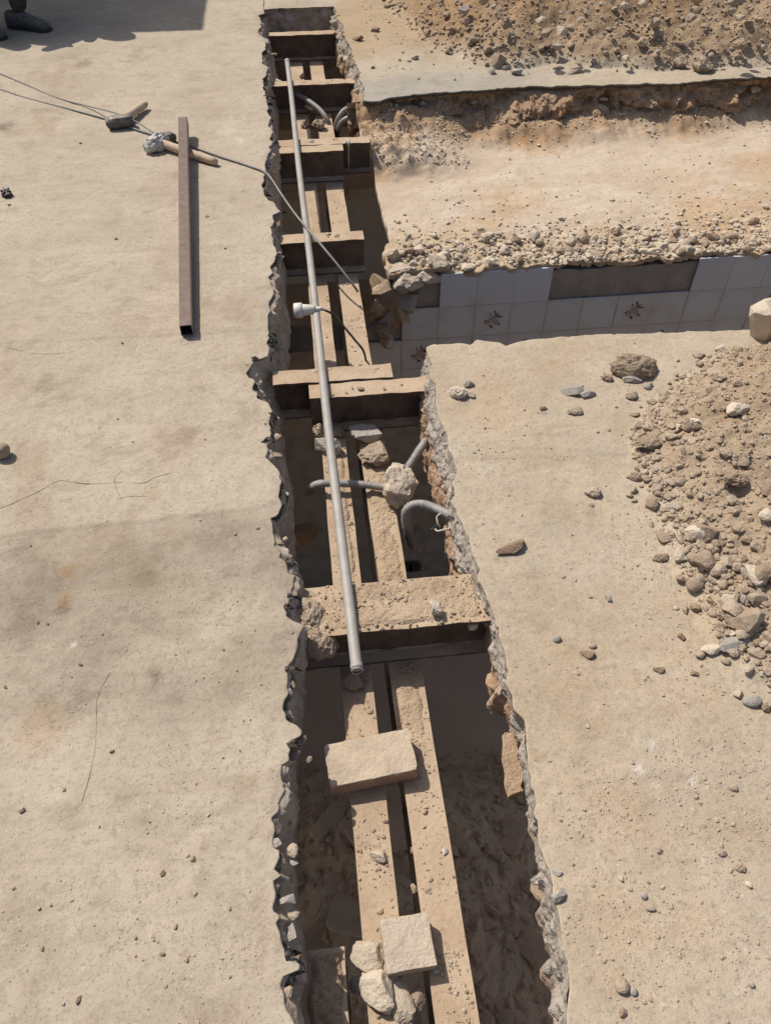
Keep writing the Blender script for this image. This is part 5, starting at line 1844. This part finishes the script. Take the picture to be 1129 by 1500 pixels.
# ------------------------------------------------------------------ stones and bricks lying on the steel
def brick():
    c = P(545, 1108, ZG + 0.056)
    bm = bmesh.new()
    box_bm(bm, -0.099, 0.099, -0.050, 0.050, 0, 0.052)
    bmesh.ops.subdivide_edges(bm, edges=bm.edges[:], cuts=11, use_grid_fill=True)
    for v in bm.verts:
        a = np.array(v.co)
        e = sum(abs(abs(q) - l) < 0.004 for q, l in zip((a[0], a[1], a[2] - 0.026), (0.099, 0.050, 0.026)))
        k = 0.0014 * float(fbm(a[0] * 40, a[1] * 40, a[2] * 40, 5, 4))
        v.co += Vector(a - np.array([0, 0, 0.026])).normalized() * (k - 0.0075 * (e >= 2) * max(0.1, float(fbm(a[0] * 38, a[1] * 38, a[2] * 38, 9, 4)) * 1.6))
    me = bm_mesh('brick', bm)
    me.materials.append(M['brick'])
    me.materials.append(M['brick_side'])
    for p in me.polygons:
        if abs(p.normal.z) < 0.5 and p.center.z < 0.044 + 0.006 * math.sin(p.center.x * 90):
            p.material_index = 1
    o = obj('loose_brick', me)
    o.location = (c.x - 0.004, c.y, ZG + 0.004)
    o.rotation_euler = (0.02, -0.01, 0.09)
    tag(o, 'dusty clay brick laid across both girders below the pipe end', 'brick')


brick()


def block(px, py, sx, sy, sz, rz, label, mat, seed, z=ZG):
    p = P(px, py, z + sz)
    bm = bmesh.new()
    box_bm(bm, -sx, sx, -sy, sy, 0, sz)
    bmesh.ops.subdivide_edges(bm, edges=bm.edges[:], cuts=17, use_grid_fill=True)
    for v in bm.verts:
        a = np.array(v.co)
        e = sum(abs(abs(q) - l) < 0.003 for q, l in zip((a[0], a[1], a[2] - sz / 2), (sx, sy, sz / 2)))
        v.co += Vector(a - np.array([0, 0, sz / 2])).normalized() * (0.0028 * float(fbm(a[0] * 30, a[1] * 30, a[2] * 30, seed, 5, 0.65)) - 0.020 * (e >= 2) * max(0.05, float(fbm(a[0] * 30, a[1] * 30, a[2] * 30, seed + 4, 4))))
    o = obj('plaster_block', bm_mesh('plaster_block', bm), mat)
    o.location = (p.x, p.y, z + 0.004)
    o.rotation_euler = (0.04, 0.03, rz)
    return tag(o, label, 'block')


block(596, 1380, 0.048, 0.047, 0.045, 0.05, 'square pale plaster block bridging the gap between the girders', M['pale'], 21)
for px, py, w, h, kd, z, fl, lab in [
        (539, 1400, 50, 42, 'ang_pale', ZG, .8, 'wedge shaped pale stone on the girder beside the square block'), (553, 1448, 46, 56, 'ang_pale', ZG, .9, 'pale stone with brown streaks below the square block'),
        (583, 1455, 40, 74, 'ang_pale', ZG - .01, .7, 'long rough pale stone wedged against the streaked stone'), (560, 1425, 50, 30, 'clod3', ZG, .7, 'soil lump filling the space between the pale stones'),
        (556, 1255, 24, 16, 'ang_pale', ZG, .9, 'flat pale chip lying alone on the girder'), (516, 996, 30, 32, 'clod3', ZG, .9, 'grey tan clod on the girder right under the pipe opening'),
        (638, 891, 20, 20, 'ang_pale', ZC + .012, 1, 'pale stone on the soil covered cross beam'), (690, 917, 17, 12, 'ang_pale', ZC - .03, 1, 'small cream brick chip below the end of the soil covered beam'),
        (584, 716, 54, 58, 'lump_pale', ZG + .01, 1.15, 'large pale plaster chunk where the corrugated conduits meet'), (480, 655, 44, 34, 'ang_grey', ZG, 1, 'grey wedge stone on the girder under the pipe'),
        (468, 632, 22, 26, 'clod3', ZG, 1.1, 'sandy clod behind the grey wedge stone'), (497, 634, 20, 18, 'clod3', ZG, 1, 'small clod on the far side of the pipe next to the wedge stone'),
        (540, 640, 40, 36, 'ang_grey', ZG, 1, 'grey clod on the screed side girder under the twin beam'), (548, 668, 42, 44, 'clod3', ZG, .9, 'crumbly clod on the screed side girder before the pale chunk'),
        (462, 165, 14, 14, 'clod3', ZG, 1, 'clod on the girder under the sagging conduit'), (455, 158, 18, 12, 'ang_pale', ZG + .03, 1, 'pale stone tilted on the girder under the sagging conduit'),
        (468, 186, 18, 18, 'clod3', ZG, 1, 'clod on the girder before the twin beams with the wire'), (442, 110, 8, 20, 'ang_pale', ZG, 1, 'narrow pale stone between the girders near the far pipe end'),
        (447, 182, 12, 22, 'clod3', ZG, .8, 'crumbly soil clod on the pipe side girder near the wire'), (604, 1240, 8, 44, 'ang_clod', ZG - .05, .7, 'long narrow shard lying inside the girder gap'),
        (606, 1300, 10, 26, 'clod2', ZG - .05, .8, 'small stone in the girder gap above the square block'), (610, 1460, 24, 50, 'clod3', ZG - .02, .7, 'soil clod in the girder gap below the square block'),
        (524, 1443, 16, 24, 'ang_grey', ZG - .06, 1, 'dark stone deep beside the stub girder'), (447, 780, 40, 50, 'ang_clod', ZG - .30, .8, 'hanging soil lump in the dark under the felt edge'),
        (455, 900, 40, 60, 'clod3', ZC - .03, 1.2, 'dark soil lump between felt edge and soil covered beam'), (470, 945, 46, 50, 'clod3', ZC - .05, 1.1, 'dark soil lump below the felt edge at the near beam end')]:
    put_rock(P(px, py + h * .12, z), w * .5 * px2m(P(px, py, z)), min(h, w * 1.5) * .5 * px2m(P(px, py, z)) * .95, .42 * min(w, h) * px2m(P(px, py, z)) * fl, kd, lab, 'soil clod' if 'clod' in kd else 'stone', rz=RNG.uniform(-.3, .3), sink=0.12, tilt=0.15)


for i in range(34):
    bx = RNG.choice([(-0.02, 0.30, 4.565, 0.06), (0.0, 0.25, 3.79, 0.05), (-0.04, 0.20, 2.875, 0.06), (-0.02, 0.24, 1.98, 0.06), (0.02, 0.34, 1.905, 0.06)])
    r = min(0.0028 * (1 - RNG.random()) ** -0.5, 0.010)
    put_rock((RNG.uniform(bx[0], bx[1]), bx[2] + RNG.uniform(0.004, bx[3]), ZC), r * 1.3, r * 1.1, r * 0.5, RNG.choice(['ang_clod', 'clod2']), 'small mortar crumb stuck on the top of a bare cross beam', 'mortar crumb', 'mortar crumbs on the cross beams', name='mortar_crumb', tilt=.1)


def plate():
    """slab-like flake hanging at the broken edge"""
    pix = [(740, 1073), (750, 1074), (757, 1092), (764, 1116), (768, 1134), (762, 1152), (767, 1158), (748, 1164), (744, 1168), (738, 1150), (739, 1132), (734, 1114), (736, 1090), (735, 1078)]
    c = P(750, 1120, -0.12)
    bm = bmesh.new()
    top = [bm.verts.new(P(a, b, -0.12) - c) for a, b in pix]
    bot = [bm.verts.new(v.co + Vector((0.004, 0.002, -0.022))) for v in top]
    bm.faces.new(top)
    bm.faces.new(bot[::-1])
    n = len(pix)
    for i in range(n):
        bm.faces.new((top[i], bot[i], bot[(i + 1) % n], top[(i + 1) % n]))
    bmesh.ops.triangulate(bm, faces=[f for f in bm.faces if len(f.verts) > 4])
    bmesh.ops.subdivide_edges(bm, edges=bm.edges[:], cuts=3, use_grid_fill=True)
    for v in bm.verts:
        v.co += Vector((0, 0, 0.005 * float(fbm(v.co.x * 45, v.co.y * 45, 0, 77, 4))))
    o = obj('soil_flake', bm_mesh('soil_flake', bm), M['soil'])
    o.location = c
    tag(o, 'flat tan soil flake hanging below the broken screed edge', 'soil flake')


plate()


# stones bedded in the broken screed edge, chips along the felt edge
for i in range(46):
    yy = RNG.uniform(0.2, 2.0)
    t = RNG.uniform(0.08, 0.95)
    xx = float(fRT(yy)) * (1 - t) + float(fRB(yy)) * t
    r = min(0.0055 * (1 - RNG.random()) ** -0.5, 0.024)
    put_rock((xx + r * 0.35, yy, -0.2 * t - r * 0.4), r * 1.0, r * 1.5, r * 0.8, RNG.choice(['ang_grey', 'ang_clod', 'ang_grey'] if t < 0.5 or yy < 0.65 else ['ang_clod']), 'stone bedded in the broken edge of the screed beside the slot', 'stone',
             'stones bedded in the broken screed edge', name='edge_stone', tilt=0.6)
for i in range(26):
    yy = RNG.uniform(4.2, 5.7)
    t = RNG.uniform(0.05, 0.9)
    xx = float(fUT(yy)) * (1 - t) + float(fUB(yy)) * t
    r = RNG.uniform(0.010, 0.026)
    put_rock((xx, yy, -0.2 * t - r * 0.4), r * 1.1, r * 1.4, r, RNG.choice(['ang_grey', 'ang_clod', 'clod2']), 'stone bedded in the broken edge of the far screed', 'stone', 'stones bedded in the far broken edge', name='edge_stone', tilt=0.6)
for i, (px, py, w, z) in enumerate([(406, 1234, 11, -.01), (428, 1247, 16, -.03), (432, 1262, 9, -.04), (423, 1318, 18, -.02), (430, 1340, 16, -.04), (428, 1368, 20, -.04), (420, 1455, 18, -.02), (428, 1438, 14, -.05),
                                    (405, 640, 12, -.03), (405, 668, 14, -.03), (404, 615, 11, -.03), (418, 1150, 9, -.03), (430, 1105, 18, -.04), (452, 1112, 9, -.05), (418, 790, 8, -.02), (409, 795, 8, -.01), (400, 460, 10, -.03), (402, 80, 8, -.03)]):
    p = P(px, py, z)
    m = px2m(p) * w * .5
    put_rock(p, m, m * 1.2, m * .5, RNG.choice(['ang_clod', 'ang_grey', 'clod2']), 'pale mortar chip caught in the torn felt edge', 'stone', 'mortar chips in the felt edge', name='mortar_chip', seed=1700 + i, sink=.4)


for i in range(64):
    yy = RNG.uniform(0.2, 2.6) if i % 2 else RNG.uniform(2.2, 5.7)
    t = RNG.uniform(0.02, 0.5)
    r = min(0.0060 * (1 - RNG.random()) ** -0.5, 0.017) * (1 + 0.10 * yy)
    xx = float(fLT(yy)) + RNG.uniform(0.0, 0.014)
    put_rock((xx - r * 0.2, yy, -0.018 - 0.15 * t - r * 0.7), r * 0.9, r * 1.4, r * 0.8, RNG.choice(['ang_grey', 'ang_clod', 'ang_clod', 'ang_brown']), 'rough chunk broken loose in the cut edge under the roofing felt', 'chunk', 'chunks in the cut edge under the felt',
             name='edge_chunk', tilt=0.7)


# torn flaps of felt along the left rim
def flap(px, py, L, W, ang, seed, up=0.004):
    r = random.Random(seed)
    p = P(px, py, -0.006)
    bm = bmesh.new()
    n, m = 6, 5
    g = []
    for i in range(n):
        row = []
        t = i / (n - 1)
        for j in range(m):
            s = j / (m - 1) - 0.5
            wd = W * (1 - 0.75 * t ** 1.5) * (1 + 0.3 * r.uniform(-1, 1))
            row.append(bm.verts.new((L * t * (1 + 0.25 * r.uniform(-1, 1)), s * wd + r.uniform(-.001, .001), up * math.sin(t * 2.6) - 0.014 * t * t + 0.0025 * r.uniform(-1, 1))))
        g.append(row)
    for i in range(n - 1):
        for j in range(m - 1):
            bm.faces.new((g[i][j], g[i + 1][j], g[i + 1][j + 1], g[i][j + 1]))
    bmesh.ops.solidify(bm, geom=bm.faces[:], thickness=0.0025)
    o = obj('felt_flap', bm_mesh('felt_flap', bm), M['bitumen'])
    o.location = p
    o.rotation_euler = (r.uniform(-.4, .4), r.uniform(-.2, .3), ang)
    return tag(o, 'torn black flap of roofing felt curling over the slot edge', 'felt flap', 'torn felt flaps along the slot edge')


for i in range(22):
    yy = RNG.uniform(0.2, 5.6) if i % 3 else RNG.uniform(0.25, 2.2)
    xx = float(fLT(yy))
    b = xx * CP - yy * SP
    f_ = xx * SP + yy * CP
    Zd = f_ * math.cos(TH) + CH * math.sin(TH)
    px = 564.5 + F * b / Zd
    py = 750 + F * (-f_ * math.sin(TH) + CH * math.cos(TH)) / Zd
    k = 1 + 0.25 * yy
    flap(px - 4, py, RNG.uniform(.014, .030) * k, RNG.uniform(.010, .026) * k, RNG.uniform(-.8, .8), 3000 + i, RNG.uniform(0, .012))


# ------------------------------------------------------------------ person squatting in the shade, and the bulkhead
def person():
    base = Vector((-1.72, 5.46, 0))
    fw = Vector((0.91, -0.41, 0)).normalized()
    lf = Vector((-fw.y, fw.x, 0))
    toeF, toeN = P(74, 46), P(8, 58)
    ankF, ankN = toeF - fw * 0.19 + Vector((0, 0, .085)), toeN - fw * 0.19 + Vector((0, 0, .085))
    pel = Vector((-1.86, 5.60, 0.27))
    kneF = ankF + fw * 0.13 + Vector((-0.02, .04, .36))
    kneN = ankN + fw * 0.13 + Vector((-0.02, .03, .36))
    chest = Vector((-1.58, 5.66, 0.60))
    neck = Vector((-1.50, 5.70, 0.69))
    head = Vector((-1.43, 5.72, 0.77))
    e = empty('person', (base.x, base.y, 0), 'person squatting in the shade in dark trousers and dark shoes', 'person')
    J = [pel, pel.lerp(chest, .5) + Vector((-.02, .01, .03)), chest, neck, pel + lf * .09, kneF, ankF, pel - lf * .09, kneN, ankN,
         chest + lf * .17 + Vector((0, 0, .03)), chest + lf * .20 + fw * .16 + Vector((0, 0, -.14)), kneF + fw * .10 + Vector((0, 0, .02)),
         chest - lf * .17 + Vector((0, 0, .03)), chest - lf * .20 + fw * .16 + Vector((0, 0, -.14)), kneN + fw * .10 + Vector((0, 0, .02))]
    Ed = [(0, 1), (1, 2), (2, 3), (0, 4), (4, 5), (5, 6), (0, 7), (7, 8), (8, 9), (2, 10), (10, 11), (11, 12), (2, 13), (13, 14), (14, 15)]
    R = [.15, .145, .15, .06, .105, .068, .052, .105, .068, .052, .07, .045, .034, .07, .045, .034]
    me = bpy.data.meshes.new('body')
    me.from_pydata([tuple(v - base) for v in J], Ed, [])
    o = bpy.data.objects.new('body_tmp', me)
    COL.objects.link(o)
    md = o.modifiers.new('skin', 'SKIN')
    for i, sv in enumerate(me.skin_vertices[0].data):
        sv.radius = (R[i], R[i])
        sv.use_root = i == 0
    o.modifiers.new('sub', 'SUBSURF').levels = 2
    dg = bpy.context.evaluated_depsgraph_get()
    me2 = bpy.data.meshes.new_from_object(o.evaluated_get(dg))
    bpy.data.objects.remove(o)
    me2.name = 'body'
    for m in ('trouser', 'shirt', 'skin'):
        me2.materials.append(M[m])
    hF, hN = J[12] - base, J[15] - base
    for p in me2.polygons:
        p.use_smooth = True
        c = p.center
        p.material_index = 0
        if min((c - hF).length, (c - hN).length) < 0.10:
            p.material_index = 2
        elif (c - (neck - base)).length < 0.07:
            p.material_index = 2
        elif c.z > 0.36 and (c - (chest - base)).length < 0.40 and min((c - (kneF - base)).length, (c - (kneN - base)).length) > 0.14:
            p.material_index = 1
    obj('body', me2, None, e)
    # head
    bm = bmesh.new()
    bmesh.ops.create_icosphere(bm, subdivisions=4, radius=0.1)
    for v in bm.verts:
        v.co.z *= 1.22
        v.co.y *= 0.82
        if v.co.x > 0.07 and abs(v.co.y) < 0.02 and -0.035 < v.co.z < 0.02:
            v.co.x += 0.018
        if v.co.z < -0.03:
            v.co.x *= 1 + v.co.z * 1.2
    ho = obj('head', bm_mesh('head', bm, True), M['skin'], e)
    ho.location = head + fw * .03 - base
    ho.rotation_euler = (0, 0.35, math.atan2(fw.y, fw.x))
    bm = bmesh.new()
    bmesh.ops.create_icosphere(bm, subdivisions=3, radius=0.106)
    for v in bm.verts:
        v.co.z *= 1.2
        v.co.y *= 0.84
    bmesh.ops.delete(bm, geom=[v for v in bm.verts if v.co.z < -0.01 - v.co.x * -0.7], context='VERTS')
    hr = obj('hair', bm_mesh('hair', bm, True), M['hair'], e)
    hr.location = ho.location
    hr.rotation_euler = ho.rotation_euler
    # shoes
    for toe in (toeF, toeN):
        secs = [(-.285, .024, .060), (-.27, .036, .085), (-.22, .040, .092), (-.16, .040, .085), (-.10, .044, .062), (-.05, .047, .048), (-.015, .038, .038), (0.0, .018, .024)]
        V, Fc = [], []
        n = 14
        for s, w, h in secs:
            for k in range(n):
                a = 2 * math.pi * k / n
                yy = w * math.copysign(abs(math.cos(a)) ** .7, math.cos(a))
                zz = h * .5 + h * .5 * math.copysign(abs(math.sin(a)) ** .6, math.sin(a))
                V.append(tuple((toe - base) + fw * s + lf * yy + Vector((0, 0, zz + 0.006))))
        for i in range(len(secs) - 1):
            for k in range(n):
                Fc.append((i * n + k, i * n + (k + 1) % n, (i + 1) * n + (k + 1) % n, (i + 1) * n + k))
        Fc.append(tuple(range(n))[::-1])
        Fc.append(tuple((len(secs) - 1) * n + k for k in range(n)))
        me = bpy.data.meshes.new('shoe')
        me.from_pydata(V, [], Fc)
        for p in me.polygons:
            p.use_smooth = True
        so = obj('shoe', me, M['shoe'], e)
        V, Fc = [], []
        for s, w in [(-.285, .026), (-.25, .040), (-.16, .040), (-.10, .046), (-.05, .050), (-.012, .040), (.005, .020)]:
            for sg in (-1, 1):
                for z in (0.001, 0.014):
                    V.append(tuple((toe - base) + fw * s + lf * (w * sg) + Vector((0, 0, z))))
        for i in range(6):
            a, b = i * 4, i * 4 + 4
            for q in ((0, 1), (1, 3), (3, 2), (2, 0)):
                Fc.append((a + q[0], a + q[1], b + q[1], b + q[0]))
        Fc += [(0, 2, 3, 1), (24, 25, 27, 26)]
        me = bpy.data.meshes.new('sole')
        me.from_pydata(V, [], Fc)
        obj('sole', me, M['black'], so)


person()


def bulkhead():
    hb = 2.3
    x1, y0 = -0.506 + SUN.x / SUN.z * hb, 5.348 + SUN.y / SUN.z * hb
    e = empty('stair_bulkhead', (x1 - 1.6, y0 + 1.3, 0), 'rendered stair bulkhead standing on the roof, shading the squatting person', 'building')
    bm = bmesh.new()
    box_bm(bm, -1.6, 1.6, -1.3, 1.3, 0.0, hb - 0.12)
    obj('wall', bm_mesh('wall', bm), M['render'], e)
    bm = bmesh.new()
    box_bm(bm, -1.6, 1.6, -1.3, 1.3, hb - 0.119, hb)
    obj('roof', bm_mesh('roof', bm), M['mortar'], e)
    bm = bmesh.new()
    box_bm(bm, 1.601, 1.62, -0.45, 0.45, 0.02, 2.0)
    d = obj('door', bm_mesh('door', bm), M['tube'], e)
    bm = bmesh.new()
    box_bm(bm, 1.621, 1.66, -0.38, -0.34, 0.95, 1.06)
    obj('handle', bm_mesh('handle', bm), M['iron'], d)


bulkhead()
